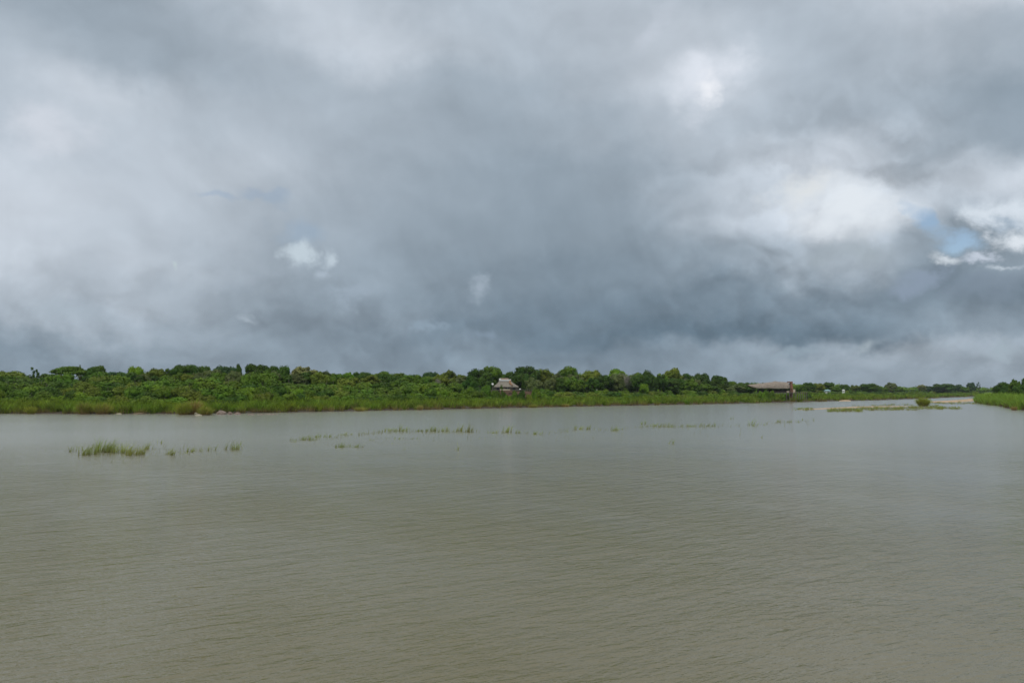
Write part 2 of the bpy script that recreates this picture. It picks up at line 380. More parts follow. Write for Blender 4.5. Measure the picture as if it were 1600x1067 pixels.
def make_water():
    m, nt, b = new_mat('muddy_river_water'); N = nt.nodes; L = nt.links
    b.inputs['IOR'].default_value = 1.33; b.inputs['Roughness'].default_value = .09
    g = N.new('ShaderNodeNewGeometry')
    def nz(scale, sc3, rot, detail, rough=.55, dist=0, loc=(0, 0, 0)):
        mp = N.new('ShaderNodeMapping'); L.new(g.outputs['Position'], mp.inputs[0]); mp.inputs['Rotation'].default_value = (0, 0, math.radians(rot)); mp.inputs['Location'].default_value = loc
        mp2 = N.new('ShaderNodeMapping'); L.new(mp.outputs[0], mp2.inputs[0]); mp2.inputs['Scale'].default_value = sc3
        n = N.new('ShaderNodeTexNoise'); n.inputs['Scale'].default_value = scale; n.inputs['Detail'].default_value = detail; n.inputs['Roughness'].default_value = rough
        n.inputs['Distortion'].default_value = dist; L.new(mp2.outputs[0], n.inputs['Vector']); return n.outputs[0]
    def mth(op, a, bb, c=None):
        k = N.new('ShaderNodeMath'); k.operation = op
        for i, v in enumerate((a, bb, c)):
            if v is None: continue
            if isinstance(v, (int, float)): k.inputs[i].default_value = v
            else: L.new(v, k.inputs[i])
        return k.outputs[0]
    w1 = nz(.9, (.8, 2.1, 1), -34, 4, .58, .3)       # wind chop, crests running up to the right
    w2 = nz(2.6, (.9, 2.1, 1), -28, 4, .6, .3, (5, 3, 0))
    w3 = nz(.30, (.7, 3.0, 1), -42, 2, .5, .2, (9, 0, 0))   # longer swell
    cat = nz(.045, (1, .8, 1), 20, 4, .6, .6, (2, 8, 0))   # ruffled and calm patches
    cat2 = nz(.16, (1, .35, 1), -30, 3, .6, .4, (1, 4, 0))
    patch = mth('ADD', mth('MULTIPLY', cat, 1.3), mth('MULTIPLY', cat2, .7))
    mr = N.new('ShaderNodeMapRange'); mr.interpolation_type = 'SMOOTHSTEP'; L.new(patch, mr.inputs[0]); mr.inputs[1].default_value = .78; mr.inputs[2].default_value = 1.2; mr.inputs[3].default_value = .5; mr.inputs[4].default_value = 1.1
    h = mth('ADD', mth('ADD', mth('MULTIPLY', w1, .085), mth('MULTIPLY', w2, .042)), mth('MULTIPLY', nz(6.5, (.8, 2.2, 1), -24, 3, .6, .3, (1, 7, 0)), .013)); h = mth('ADD', mth('MULTIPLY', h, mr.outputs[0]), mth('MULTIPLY', w3, .04))
    sy = N.new('ShaderNodeSeparateXYZ'); L.new(g.outputs['Position'], sy.inputs[0])
    ba = N.new('ShaderNodeMapRange'); L.new(sy.outputs[1], ba.inputs[0]); ba.inputs[1].default_value = 22; ba.inputs[2].default_value = 100; ba.inputs[3].default_value = 1.35; ba.inputs[4].default_value = .16
    h = mth('MULTIPLY', h, ba.outputs[0])
    bp = N.new('ShaderNodeBump'); bp.inputs['Distance'].default_value = 1.0; bp.inputs['Strength'].default_value = 1.0; L.new(h, bp.inputs['Height']); L.new(bp.outputs[0], b.inputs['Normal'])
    # the open river is ruffled by fine wind ripples, the water close to the near bank is smoother
    rr = N.new('ShaderNodeMapRange'); rr.interpolation_type = 'SMOOTHSTEP'; L.new(sy.outputs[1], rr.inputs[0]); rr.inputs[1].default_value = 12; rr.inputs[2].default_value = 90
    rr.inputs[3].default_value = .05; rr.inputs[4].default_value = .17; L.new(rr.outputs[0], b.inputs['Roughness'])
    silt = nz(.06, (1, 1, 1), 0, 5, .6, .5, (3, 3, 0))
    x = N.new('ShaderNodeMix'); x.data_type = 'RGBA'; L.new(silt, x.inputs[0]); x.inputs[6].default_value = (.136, .122, .070, 1); x.inputs[7].default_value = (.170, .152, .090, 1)
    # sky sheen of the far water painted into the base colour, paler and greyer outward
    st = N.new('ShaderNodeMapRange'); st.interpolation_type = 'SMOOTHSTEP'; L.new(mth('ADD', sy.outputs[1], mth('MULTIPLY', silt, 20)), st.inputs[0]); st.inputs[1].default_value = 25; st.inputs[2].default_value = 110
    x2 = N.new('ShaderNodeMix'); x2.data_type = 'RGBA'; L.new(st.outputs[0], x2.inputs[0]); L.new(x.outputs[2], x2.inputs[6]); x2.inputs[7].default_value = (.225, .225, .180, 1)
    L.new(x2.outputs[2], b.inputs['Base Color'])
    me = bpy.data.meshes.new('river_water')
    me.from_pydata([(-2500, -300, 0), (3000, -300, 0), (3000, 4200, 0), (-2500, 4200, 0)], [], [(0, 1, 2, 3)])
    o = add_obj('river_water', me, m); tag(o, 'muddy grey green river with small wind ripples', kind='structure')
make_water()

def place(px, off, side='far'):
    """walk the view direction of photo column px until it is `off` metres inland"""
    k = (px - 800) / F / math.cos(TH) * 1.0
    y = np.arange(120, 1600, .5); x = k * y
    s = sd_far(x, y) if side == 'far' else sd_right(x, y)
    i = int(np.argmax(s > off)); return float(x[i]), float(y[i])
def z_at(py, Y):
    """height seen at photo row py at distance Y"""
    d = ray(800, py); return H + d[2] * Y / d[1]

# ------------------------------------------------------------------ blades and crowns
def blades(rng, base, hgt, lean, wid, dryf, curve=1.0, segs=3):
    """base Nx3, hgt N, lean Nx2 (metres at tip), wid N, dryf(t, N)->value"""
    n = len(base); ts = np.linspace(0, 1, segs + 1)
    ang = rng.uniform(0, math.pi, n); side = np.stack([np.cos(ang), np.sin(ang), np.zeros(n)], 1)
    V = np.zeros((n, segs + 1, 2, 3)); A = np.zeros((n, segs + 1, 2))
    for i, t in enumerate(ts):
        c = base + np.stack([lean[:, 0] * t ** (1.2 + curve), lean[:, 1] * t ** (1.2 + curve), hgt * (t - .16 * t * t * curve)], 1)
        w = wid * (1 - t) ** .6 * .5 + wid * .06
        V[:, i, 0] = c - side * w[:, None]; V[:, i, 1] = c + side * w[:, None]
        A[:, i, :] = dryf(t)[:, None]
    b = (np.arange(n) * (segs + 1) * 2)[:, None, None]
    k = np.arange(segs)[None, :, None] * 2
    Q = (b + k + np.array([0, 1, 3, 2])[None, None]).reshape(-1, 4)
    return V.reshape(-1, 3), Q, A.ravel()

def ico(sub):
    import bmesh
    bm = bmesh.new(); bmesh.ops.create_icosphere(bm, subdivisions=sub, radius=1)
    v = np.array([q.co[:] for q in bm.verts]); f = [[q.index for q in p.verts] for p in bm.faces]; bm.free()
    return v, np.array([[a, b, c, c] for a, b, c in f])
ICO_V, ICO_F = ico(2)
ICO_T = ICO_F[:, :3]

def crown_mesh(name, seed, lumps, leaf=.36, per=150, core=.84, jitter=.6, dense=1.0):
    """lumps: list of (centre, radii). Leaf clumps over each lump, a leafy core inside it."""
    rng = np.random.default_rng(seed); VV = []; QQ = []; n0 = 0; TV = []; TT = []; t0 = 0
    for c, r in lumps:
        c = np.array(c); r = np.array(r); k = int(per * dense)
        d = rng.normal(size=(k, 3)); d[:, 2] = d[:, 2] * .9 + .25; d /= np.linalg.norm(d, axis=1)[:, None]
        rad = rng.uniform(.78, 1.12, k) + (rng.random(k) < .12) * rng.uniform(0, .22, k)
        p = c + d * r * rad[:, None]
        nr = d / r; nr /= np.linalg.norm(nr, axis=1)[:, None]; nr = nr + rng.normal(size=(k, 3)) * jitter * .6; nr /= np.linalg.norm(nr, axis=1)[:, None]
        a = np.cross(nr, rng.normal(size=(k, 3))); a /= np.linalg.norm(a, axis=1)[:, None]; b = np.cross(nr, a)
        s = leaf * rng.uniform(.5, 1.25, k)[:, None]; s2 = s * rng.uniform(.45, .9, k)[:, None]
        q = np.stack([p - a * s, p - b * s2 + a * s * .2, p + a * s, p + b * s2 - a * s * .15], 1)
        VV.append(q.reshape(-1, 3)); QQ.append(np.arange(k * 4).reshape(-1, 4) + n0); n0 += k * 4
        if core > 0:
            bumpy = 1 + .16 * rng.normal(size=len(ICO_V))
            VV.append(c + ICO_V * r * core * bumpy[:, None] * np.array([1, 1, .9])); 
            TT.append(ICO_T + n0); n0 += len(ICO_V)
    V = np.concatenate(VV); faces = np.concatenate(QQ).tolist() + (np.concatenate(TT).tolist() if TT else [])
    me = bpy.data.meshes.new(name); me.from_pydata(V.tolist(), [], faces); me.update()
    return me

def lump_dome(seed, n, R=5.0, zc=5.6, rz=4.2, lr=(1.1, 1.9), flat=0.0, zmin=-.8):
    rng = np.random.default_rng(seed); out = []
    while len(out) < n:
        d = rng.normal(size=3); d /= np.linalg.norm(d)
        if d[2] < zmin: continue
        rr = rng.uniform(.45, .82); l = rng.uniform(*lr)
        c = (d[0] * R * rr, d[1] * R * rr, zc + d[2] * rz * rr * (1 - flat))
        out.append((c, (l * rng.uniform(.9, 1.25), l * rng.uniform(.9, 1.25), l * rng.uniform(.85, 1.15))))
    return out
# every prototype crown: about 10 m high, 10 m wide, base of the tree at the origin
CROWNS = {
    'dome': [crown_mesh('round_crown', 11 + i, lump_dome(50 + i, 36, lr=(1.2, 2.0))) for i in range(4)],
    'tall': [crown_mesh('tall_crown', 31 + i, lump_dome(70 + i, 34, R=4.2, zc=5.4, rz=4.8)) for i in range(3)],
    'flat': [crown_mesh('umbrella_crown', 41 + i, [((c[0], c[1], 7.9 + (c[2] - 5.6) * .42 - .06 * (c[0] ** 2 + c[1] ** 2)), (r[0] * 1.15, r[1] * 1.15, r[2] * .52)) for c, r in lump_dome(90 + i, 46, R=5.6, rz=3.0, zmin=-.3)], leaf=.32) for i in range(2)],
    'open': [crown_mesh('open_crown', 51 + i, lump_dome(110 + i, 48, lr=(.75, 1.35)), leaf=.32, per=90, core=.75) for i in range(3)],
    'sparse': [crown_mesh('sparse_crown', 61 + i, lump_dome(130 + i, 13, R=4.6, lr=(.45, 1.0)), leaf=.34, per=60, core=.3) for i in range(2)],
}
def trunk_mesh(name, seed, top=6.5, limbs=6, r0=.38, spread=3.2, lo=1.6, twigs=0):
    rng = np.random.default_rng(seed); m = MB()
    bend = rng.normal(size=2) * .4
    pts = [(0, 0, -.8), (bend[0] * .2, bend[1] * .2, lo * .8), (bend[0] * .7, bend[1] * .7, lo * 1.6 + .4), (bend[0], bend[1], top)]
    m.tube(pts, [r0 * 1.25, r0, r0 * .75, r0 * .2], 8)
    for k in range(limbs):
        a = 2 * math.pi * k / limbs + rng.uniform(-.4, .4); z = rng.uniform(lo, lo + 1.8); s = spread * rng.uniform(.65, 1.1)
        e = np.array([math.cos(a) * s, math.sin(a) * s, z + rng.uniform(2.2, 4.4)])
        st = np.array([bend[0] * .6, bend[1] * .6, z]); mid = st * .5 + e * .5 + np.array([0, 0, -.25])
        m.tube([st, mid, e], [r0 * .5, r0 * .32, r0 * .1], 6)
        for j in range(twigs):
            b0 = mid + (e - mid) * rng.uniform(0, .9); dd = rng.normal(size=3); dd[2] = abs(dd[2]) * .9 + .2; dd /= np.linalg.norm(dd)
            b1 = b0 + dd * rng.uniform(1.0, 2.6); m.tube([b0, (b0 + b1) / 2 + rng.normal(size=3) * .12, b1], [r0 * .2, r0 * .14, r0 * .05], 4)
            for q in range(3):
                d2 = dd + rng.normal(size=3) * .7; d2 /= np.linalg.norm(d2); c0 = b0 + (b1 - b0) * rng.uniform(.3, 1)
                m.tube([c0, c0 + d2 * rng.uniform(.6, 1.4)], [r0 * .1, r0 * .04], 3)
    return m.mesh(name, True)
TRUNKS = [trunk_mesh('trunk', 200 + i) for i in range(4)]
FLATTRUNKS = [trunk_mesh('forked_trunk', 210 + i, top=8.2, limbs=7, r0=.26, spread=3.9, lo=3.4) for i in range(2)]

cnt = [0]
def tree(px, top, wpx, off, kind, shape, label, side='far', group='trees along the far bank', base=None, at=None):
    x, y = at or place(px, off, side); z = float(hz(x, y)); ztop = z_at(top, y)
    h = max(ztop - z, 2.0); s = (wpx * y / F) / 10.0
    cnt[0] += 1; i = cnt[0]
    e = empty('tree', (x, y, z - .1), rz=(i * 2.399) % 6.28, scale=(s, s, h / (9.6 if shape != 'flat' else 9.4)))
    tag(e, label, 'tree', group)
    add_obj('trunk', (FLATTRUNKS[i % 2] if shape == 'flat' else TRUNKS[i % 4]), BARK, e)
    cr = CROWNS[shape]; add_obj('crown', cr[i % len(cr)], LEAF[kind], e)
    return e
def dead_tree(px, top, wpx, off, label, thick=1.0):
    x, y = place(px, off); z = float(hz(x, y)); h = z_at(top, y) - z; s = wpx * y / F / 10.0
    e = empty('bare_tree', (x, y, z - .1), rz=px, scale=(s, s, h / 9.5)); tag(e, label, 'bare tree', 'bare trees along the far bank')
    add_obj('trunk', trunk_mesh('bare_trunk', 300 + px, top=7.5, limbs=3, r0=.30 * thick, spread=1.2, lo=1.5), DEADBARK, e)
    br = trunk_mesh('bare_branches', 301 + px, top=8.4, limbs=11, r0=.26 * thick, spread=4.4, lo=2.2, twigs=12)
    add_obj('branches', br, DEADBARK, e)
    rg = np.random.default_rng(px); n = 1500; d = rg.normal(size=(n, 3)); d[:, 2] = abs(d[:, 2]) - .15; d /= np.linalg.norm(d, axis=1)[:, None]
    b0 = np.array([0, 0, 5.0]) + d * rg.uniform(.45, 1, n)[:, None] * np.array([4.2, 4.2, 4.0]); dd = d + rg.normal(0, .5, (n, 3)); l = rg.uniform(.5, 1.3, n)
    V, Q, A = blades(rg, b0, dd[:, 2] * l, dd[:, :2] * l[:, None], np.full(n, .07), lambda t: np.zeros(n))
    add_obj('twigs', quads_mesh('bare_twigs', V, Q), DEADBARK, e)

# ------------------------------------------------------------------ trees named one by one (px, top row, width px, metres inland, colour, shape, label)
T = [
 (14, 580, 60, 70, 'olive', 'dome', 'broad low olive tree cut by the left edge of the view'),
 (-6, 575, 18, 100, 'dark', 'open', 'thin dark treetop poking in at the very left edge'),
 (54, 572, 24, 84, 'dark', 'sparse', 'thin open treetop standing alone against the sky near the left end'),
 (110, 572, 44, 80, 'mid', 'flat', 'flat-topped umbrella thorn tree with bare stem, beside the thin lone treetop'),
 (126, 568, 13, 92, 'olive', 'sparse', 'spiky little treetop rising behind the flat-topped umbrella thorn'),
 (137, 577, 22, 94, 'mid', 'open', 'loose green tree just right of the umbrella thorn'),
 (153, 572, 32, 88, 'dark', 'dome', 'very dark rounded tree two crowns right of the umbrella thorn'),
 (182, 580, 38, 100, 'blue', 'dome', 'low bluish green tree between a dark tree and a bright green one'),
 (214, 573.5, 30, 82, 'bright', 'dome', 'bright fresh green round tree near the left end of the bank'),
 (242, 575, 32, 82, 'olive', 'dome', 'brownish olive rounded tree right of the bright green tree'),
 (264, 575, 26, 92, 'mid', 'open', 'small green tree left of the big dark green crown'),
 (292, 568.5, 46, 90, 'dark', 'dome', 'big dark green tree with two humps, above the tall brown tussock'),
 (318, 573, 30, 94, 'dark', 'dome', 'dark shoulder crown on the right of the two-humped tree'),
 (308, 581, 26, 66, 'grey', 'open', 'small grey green tree in front of the two-humped dark tree'),
 (333, 578, 34, 80, 'grey', 'dome', 'dull grey tree in a dip of the skyline left of a pale blue-green one'),
 (352, 569, 36, 86, 'blue', 'open', 'pale blue green open tree left of a tiny lollipop treetop'),
 (374, 569.5, 10, 100, 'dark', 'dome', 'tiny lollipop shaped treetop on the skyline'),
 (367, 579, 30, 70, 'grey', 'open', 'grey green tree below the tiny lollipop treetop'),
 (402, 569.5, 40, 92, 'dark', 'dome', 'wide dark tree right of the tiny lollipop treetop'),
 (425, 570.5, 26, 88, 'dark', 'dome', 'dark crown left of the deep green tree beside the pale blossom tree'),
 (395, 582, 36, 68, 'olive', 'open', 'olive tree filling the front of the wide dark tree'),
 (443, 573.5, 24, 84, 'dark', 'tall', 'deep green tree touching the left side of the pale blossom tree'),
 (474, 571.5, 50, 80, 'pale', 'open', 'large pale yellowish tree with spreading crown, palest on the left half'),
 (462, 584, 30, 62, 'grey', 'open', 'grey tree in front of the pale yellowish crown'),
 (507, 577.5, 24, 82, 'grey', 'open', 'grey pointed tree right of the pale yellowish crown'),
 (527, 583, 26, 88, 'mid', 'dome', 'low green tree at the start of the even canopy'),
 (545, 581.5, 24, 82, 'bright', 'open', 'lighter green tree in the even canopy left of centre'),
 (567, 580.5, 34, 92, 'dark', 'dome', 'dark tree in the middle of the even canopy'),
 (597, 581, 40, 86, 'mid', 'dome', 'broad mid green tree in the even canopy'),
 (621, 582.5, 30, 92, 'mid', 'dome', 'green tree at the right end of the even canopy'),
 (646, 583.5, 24, 88, 'dark', 'open', 'small dark tree in the notch right of the even canopy'),
 (673, 580.5, 30, 90, 'blue', 'dome', 'bluish rounded tree left of a yellowish one'),
 (702, 578.5, 34, 84, 'olive', 'open', 'yellowish olive tree left of the lodge trees'),
 (725, 585, 26, 80, 'olive', 'dome', 'low olive tree in the gap left of the lodge trees'),
 (747, 577, 34, 70, 'dark', 'dome', 'very dark tree at the left of the thatched lodge'),
 (769, 571.8, 40, 66, 'mid', 'dome', 'tallest green tree rising behind the thatched lodge'),
 (759, 583, 34, 56, 'dark', 'tall', 'dark tree standing close left of the thatched lodge'),
 (792, 580.5, 26, 84, 'dark', 'dome', 'dark low tree seen just above the white lodge ridge'),
 (822, 573, 50, 66, 'dark', 'dome', 'wide dark tree close right of the thatched lodge'),
 (815, 584, 40, 56, 'dark', 'dome', 'dark leafy tree overhanging the lodge terrace on the right'),
 (851, 577.5, 34, 64, 'olive', 'dome', 'brownish green tree two crowns right of the lodge'),
 (872, 583, 30, 52, 'grey', 'open', 'grey green tree between brownish green and bright crowns'),
 (889, 573.5, 38, 68, 'mid', 'dome', 'tall rounded tree on the skyline midway between lodge and bare tree'),
 (897, 584, 36, 50, 'grey', 'open', 'grey feathery tree in front of a tall rounded crown'),
 (923, 579.5, 40, 64, 'olive', 'dome', 'flat olive tree left of the leafless grey tree'),
 (934, 588, 34, 50, 'mid', 'open', 'lower green tree in front of the flat olive crown'),
 (963, 577, 36, 68, 'bright', 'dome', 'bright topped tree behind the leafless grey tree'),
 (995, 581.5, 32, 66, 'mid', 'dome', 'green tree just right of the leafless grey tree'),
 (1013, 581, 26, 62, 'dark', 'tall', 'dark narrow tree between two green crowns'),
 (1031, 583, 30, 56, 'bright', 'open', 'bright green tree left of the highest round crown'),
 (1052, 576, 34, 62, 'olive', 'dome', 'round olive crown standing highest right of centre'),
 (1072, 583, 28, 60, 'dark', 'dome', 'dark tree just right of the highest round crown'),
 (1095, 584, 30, 60, 'dark', 'dome', 'dark rounded tree before the skyline steps down'),
 (1088, 593, 28, 46, 'grey', 'open', 'grey green low tree with tan huts showing beneath it'),
 (1121, 587, 32, 56, 'dark', 'dome', 'dark tree sloping down toward the long thatched roof'),
 (1142, 595, 24, 54, 'mid', 'dome', 'green tree second left of the long thatched roof'),
 (1161, 598, 28, 50, 'dark', 'dome', 'dark tree touching the left end of the long thatched roof'),
 (1176, 596.5, 14, 70, 'mid', 'open', 'small treetop peeping over the left end of the long thatched roof'),
 (1250, 601, 18, 50, 'mid', 'dome', 'small green tree first right of the brick chimney'),
 (1261, 597, 22, 52, 'dark', 'dome', 'dark round tree near the brick chimney'),
 (1277, 599, 22, 56, 'olive', 'dome', 'olive tree between two dark crowns right of the chimney'),
 (1290, 597, 22, 62, 'dark', 'dome', 'dark dome tree left of the teal roofed hut'),
 (1303, 604, 18, 50, 'mid', 'dome', 'low green tree above the teal roofed hut'),
 (1317, 600, 17, 56, 'dark', 'dome', 'compact dark tree right of the teal roofed hut'),
 (1334, 601, 18, 56, 'olive', 'open', 'small olive tree left of the broad dark dome tree'),
 (1359, 599, 34, 46, 'dark', 'dome', 'broad dark dome tree standing free on the low bank'),
 (1378, 606, 16, 46, 'mid', 'dome', 'small low tree between broad dark dome and pale airy tree'),
 (1390, 597, 20, 48, 'grey', 'open', 'pale airy tree between two dark domes, left of the river tussock'),
 (1402, 604, 14, 50, 'mid', 'dome', 'small green tree leaning on the pale airy tree'),
 (1438, 600, 15, 58, 'pale', 'open', 'small pale tree above the green and brown river tussock'),
 (1448, 603, 12, 62, 'blue', 'dome', 'little bluish tree right of the small pale tree'),
 (1472, 599, 34, 40, 'dark', 'dome', 'broadest dark dome tree behind the sandbar'),
 (1494, 601, 16, 52, 'blue', 'dome', 'small tree on the right shoulder of the broadest dark dome'),
 (1515, 597.5, 14, 60, 'blue', 'dome', 'distant round tree left of a ragged treetop'),
 (1526, 596, 9, 64, 'blue', 'sparse', 'distant ragged treetop near the right bank'),
 (1505, 604, 14, 44, 'mid', 'dome', 'small distant tree low on the far bank near the right'),
]
for t in T: tree(*t)
dead_tree(971, 582, 38, 44, 'leafless pale grey tree with many fine branches right of centre')
dead_tree(1071, 590, 14, 44, 'thin leafless grey tree below the highest round crown', .8)
dead_tree(684, 590, 12, 50, 'thin pale bare tree with straight stem left of the lodge', .9)
# right bank trees
for px, top, w, Y, k, sh, lb in ((1570, 598, 32, 350, 'dark', 'dome', 'dark bushy tree behind the right bank reeds'),
          (1585, 593, 22, 330, 'mid', 'open', 'taller tree with notched top behind the right bank reeds'),
          (1561, 603, 22, 345, 'dark', 'dome', 'lowest dark bush tree at the left end of the right bank trees'),
          (1606, 587, 24, 300, 'dark', 'open', 'dark tree cut by the right edge of the view'),
          (1599, 600, 30, 290, 'dark', 'dome', 'lower dark tree in front of the right edge tree')):
    tree(px, top, w, 0, k, sh, lb, group='trees on the right bank', at=((px - 800) / F * Y, Y))
# lower trees filling the canopy between the named crowns
rng = np.random.default_rng(5)
def region(px):
    for lim, txt in ((90, 'at the far left end of the bank'), (200, 'under the flat-topped umbrella thorn'), (330, 'below the two-humped dark tree'), (440, 'below the lollipop treetop'),
                     (540, 'below the pale yellowish tree'), (650, 'below the even canopy'), (735, 'left of the thatched lodge'), (860, 'right beside the thatched lodge'), (950, 'left of the leafless grey tree'),
                     (1060, 'right of the leafless grey tree'), (1170, 'left of the long thatched roof'), (1245, 'in front of the long thatched roof'), (1340, 'right of the brick chimney'), (1430, 'left of the river tussock')):
        if px < lim: return txt
    return 'behind the sandbar at the far right'
for px in np.arange(-10, 1180, 17.0):
    px = px + rng.uniform(-6, 6)
    if 768 < px < 812 or 85 < px < 130: continue
    k = rng.choice(['dark', 'mid', 'grey', 'olive'] if px < 735 else ['dark', 'dark', 'mid', 'grey'])
    top = (580.5 if px < 540 and not 35 < px < 150 else 585.5 if px < 1090 else 598) + rng.uniform(-1.5, 6)
    nm = {'dark': 'dark', 'mid': 'mid green', 'grey': 'grey green', 'olive': 'olive'}[k]
    tree(px, top, rng.uniform(24, 36), rng.uniform(56, 66) if px < 735 else rng.uniform(40, 50), k, 'dome' if rng.random() < .6 else 'open', 'lower %s tree in the wood %s' % (nm, region(px)), group='lower trees of the wood')

# ------------------------------------------------------------------ shrubs
SHRUBS = [crown_mesh('shrub_leaves', 400 + i, lump_dome(420 + i, 26, R=2.4, zc=1.15, rz=1.9, lr=(.6, 1.05), zmin=-.5), leaf=.22, per=90) for i in range(5)]
STEMS = [trunk_mesh('stems', 440 + i, top=1.5, limbs=5, r0=.08, spread=.8, lo=-.9) for i in range(2)]
def shrub(x, y, w, h, kind, label, group, name='shrub'):
    cnt[0] += 1; i = cnt[0]; z = float(hz(x, y))
    e = empty(name, (x, y, z - .15), rz=(i * 2.399) % 6.28, scale=(w / 5.0, w / 5.0, h / 3.0)); tag(e, label, 'shrub', group)
    add_obj('stems', STEMS[i % 2], BARK, e); add_obj('foliage', SHRUBS[i % 5], LEAF[kind], e)
KN = {'dark': 'dark green', 'mid': 'mid green', 'olive': 'olive', 'lime': 'fresh green', 'grey': 'grey green'}
rows = [(18, 3.4, 2.2), (27, 4.4, 3.0), (37, 5.2, 3.6), (48, 5.8, 3.9)]
for ri, (off, w0, h0) in enumerate(rows):
    px = -20 + rng.uniform(0, 20)
    while px < 1530:
        x, y = place(px, off + rng.uniform(-3, 4)); big = 1
        if px < 750: hh = h0 * rng.uniform(.75, 1.3)
        else: hh = min(h0, 3.1) * rng.uniform(.65, 1.05) * (1 if px < 1150 else .8)
        ww = w0 * rng.uniform(1.1, 1.6) * big
        if not (ri == 0 and px > 1180) and not (ri >= 1 and 764 < px < 838) and not (ri >= 2 and 1192 < px < 1246):
            k = str(rng.choice(['mid', 'lime', 'mid', 'olive', 'mid', 'dark'] if ri < 3 else ['mid', 'mid', 'olive', 'dark']))
            pos = ('lowest', 'second', 'third', 'topmost')[ri]
            shrub(x, y, ww, hh, k, '%s shrub, %s row, %s' % (KN[k], pos, region(px)), 'shrubs between the reeds and the trees')
        px += max(ww * .62 * F / y * rng.uniform(.85, 1.25), 11)
tree(1006, 599, 17, 36, 'bright', 'dome', 'small bright green ball shaped bush tree in front of the dark wood')
shrub(*place(1186, 30), 6.5, 3.6, 'lime', 'bright green shrub hiding the left foot of the long thatched roof', 'shrubs by the thatched restaurant')
def shrub_at(px, off, top, wpx, kind, label, group='shrubs by the lodge'):
    x, y = place(px, off); shrub(x, y, wpx * y / F * 1.15, z_at(top, y) - float(hz(x, y)) + .3, kind, label, group)
shrub_at(760, 27, 605, 18, 'mid', 'green shrub left of the lodge side deck')
shrub_at(774, 22, 610, 14, 'mid', 'green shrub hiding the feet of the lodge side deck')
shrub_at(787, 17, 613.5, 8, 'dark', 'small dark shrub against the left half of the lodge terrace wall')
shrub_at(793, 14, 617, 9, 'lime', 'lowest bright shrub under the lodge terrace wall')
shrub_at(804, 15, 612.5, 11, 'mid', 'green shrub against the middle of the lodge terrace wall')
shrub_at(815, 13, 613.2, 13, 'dark', 'dark wide shrub against the right half of the lodge terrace wall')
shrub_at(826, 12, 616, 9, 'olive', 'small olive shrub near the right end of the lodge terrace')
shrub_at(837, 15, 608, 15, 'mid', 'green shrub hiding the right end of the lodge terrace')
for k_, (px_, tp_) in enumerate(((1188, 611), (1196, 611), (1204, 612.5), (1212, 615.5), (1220, 616.5), (1228, 618), (1236, 618), (1244, 617.5), (1252, 616.5), (1261, 615))):
    shrub_at(px_, 7, tp_, 10, ('lime', 'mid', 'mid', 'lime', 'mid', 'olive', 'mid', 'lime', 'mid', 'dark')[k_], ('bright low shrub under the left eave of the long thatched roof', 'green shrub under the left part of the long thatched roof', 'green shrub where the dark veranda begins', 'bright shrub before the first stilts of the restaurant',
        'green shrub before the middle stilts of the restaurant', 'low olive shrub before the right stilts of the restaurant', 'low green shrub at the foot of the brick chimney', 'bright low shrub at the start of the restaurant walkway', 'green shrub under the middle of the restaurant walkway', 'dark shrub at the far end of the restaurant walkway')[k_], 'shrubs by the thatched restaurant')
shrub_at(784, 22, 602, 6, 'dark', 'slim dark bush standing in front of the lodge roof')

# far wood beyond the last trees
def far_wood(name, pts, hgt, label, leaf, seed, kind='blue'):
    rg = np.random.default_rng(seed); lumps = []
    for (x, y) in pts:
        h = hgt * rg.uniform(.55, 1.0); lumps.append(((x, y, float(hz(x, y)) + h * .45), (h * rg.uniform(.6, 1.0), h * rg.uniform(.5, .9), h * .55)))
    me = crown_mesh(name, seed, lumps, leaf=leaf, per=70, core=.85)
    tag(add_obj(name, me, LEAF[kind]), label, kind='stuff')
pts = []
for px in np.arange(1180, 1600, 2.2):
    off = rng.uniform(70, 170); pts.append(place(px, off))
far_wood('woodland', pts, 7.0, 'low far green woodland beyond the right part of the far bank', .9, 77, 'mid')
pts = [(x, rng.uniform(350, 450)) for x in np.arange(-420, 60, 5.5)] + [(x, float(np.interp(x, SX, SY)) + 150 + rng.uniform(0, 90)) for x in np.arange(60, 420, 5.5)]
far_wood('woodland', pts, 6.5, 'distant wood showing through gaps behind the bank trees', .9, 78, 'dark')

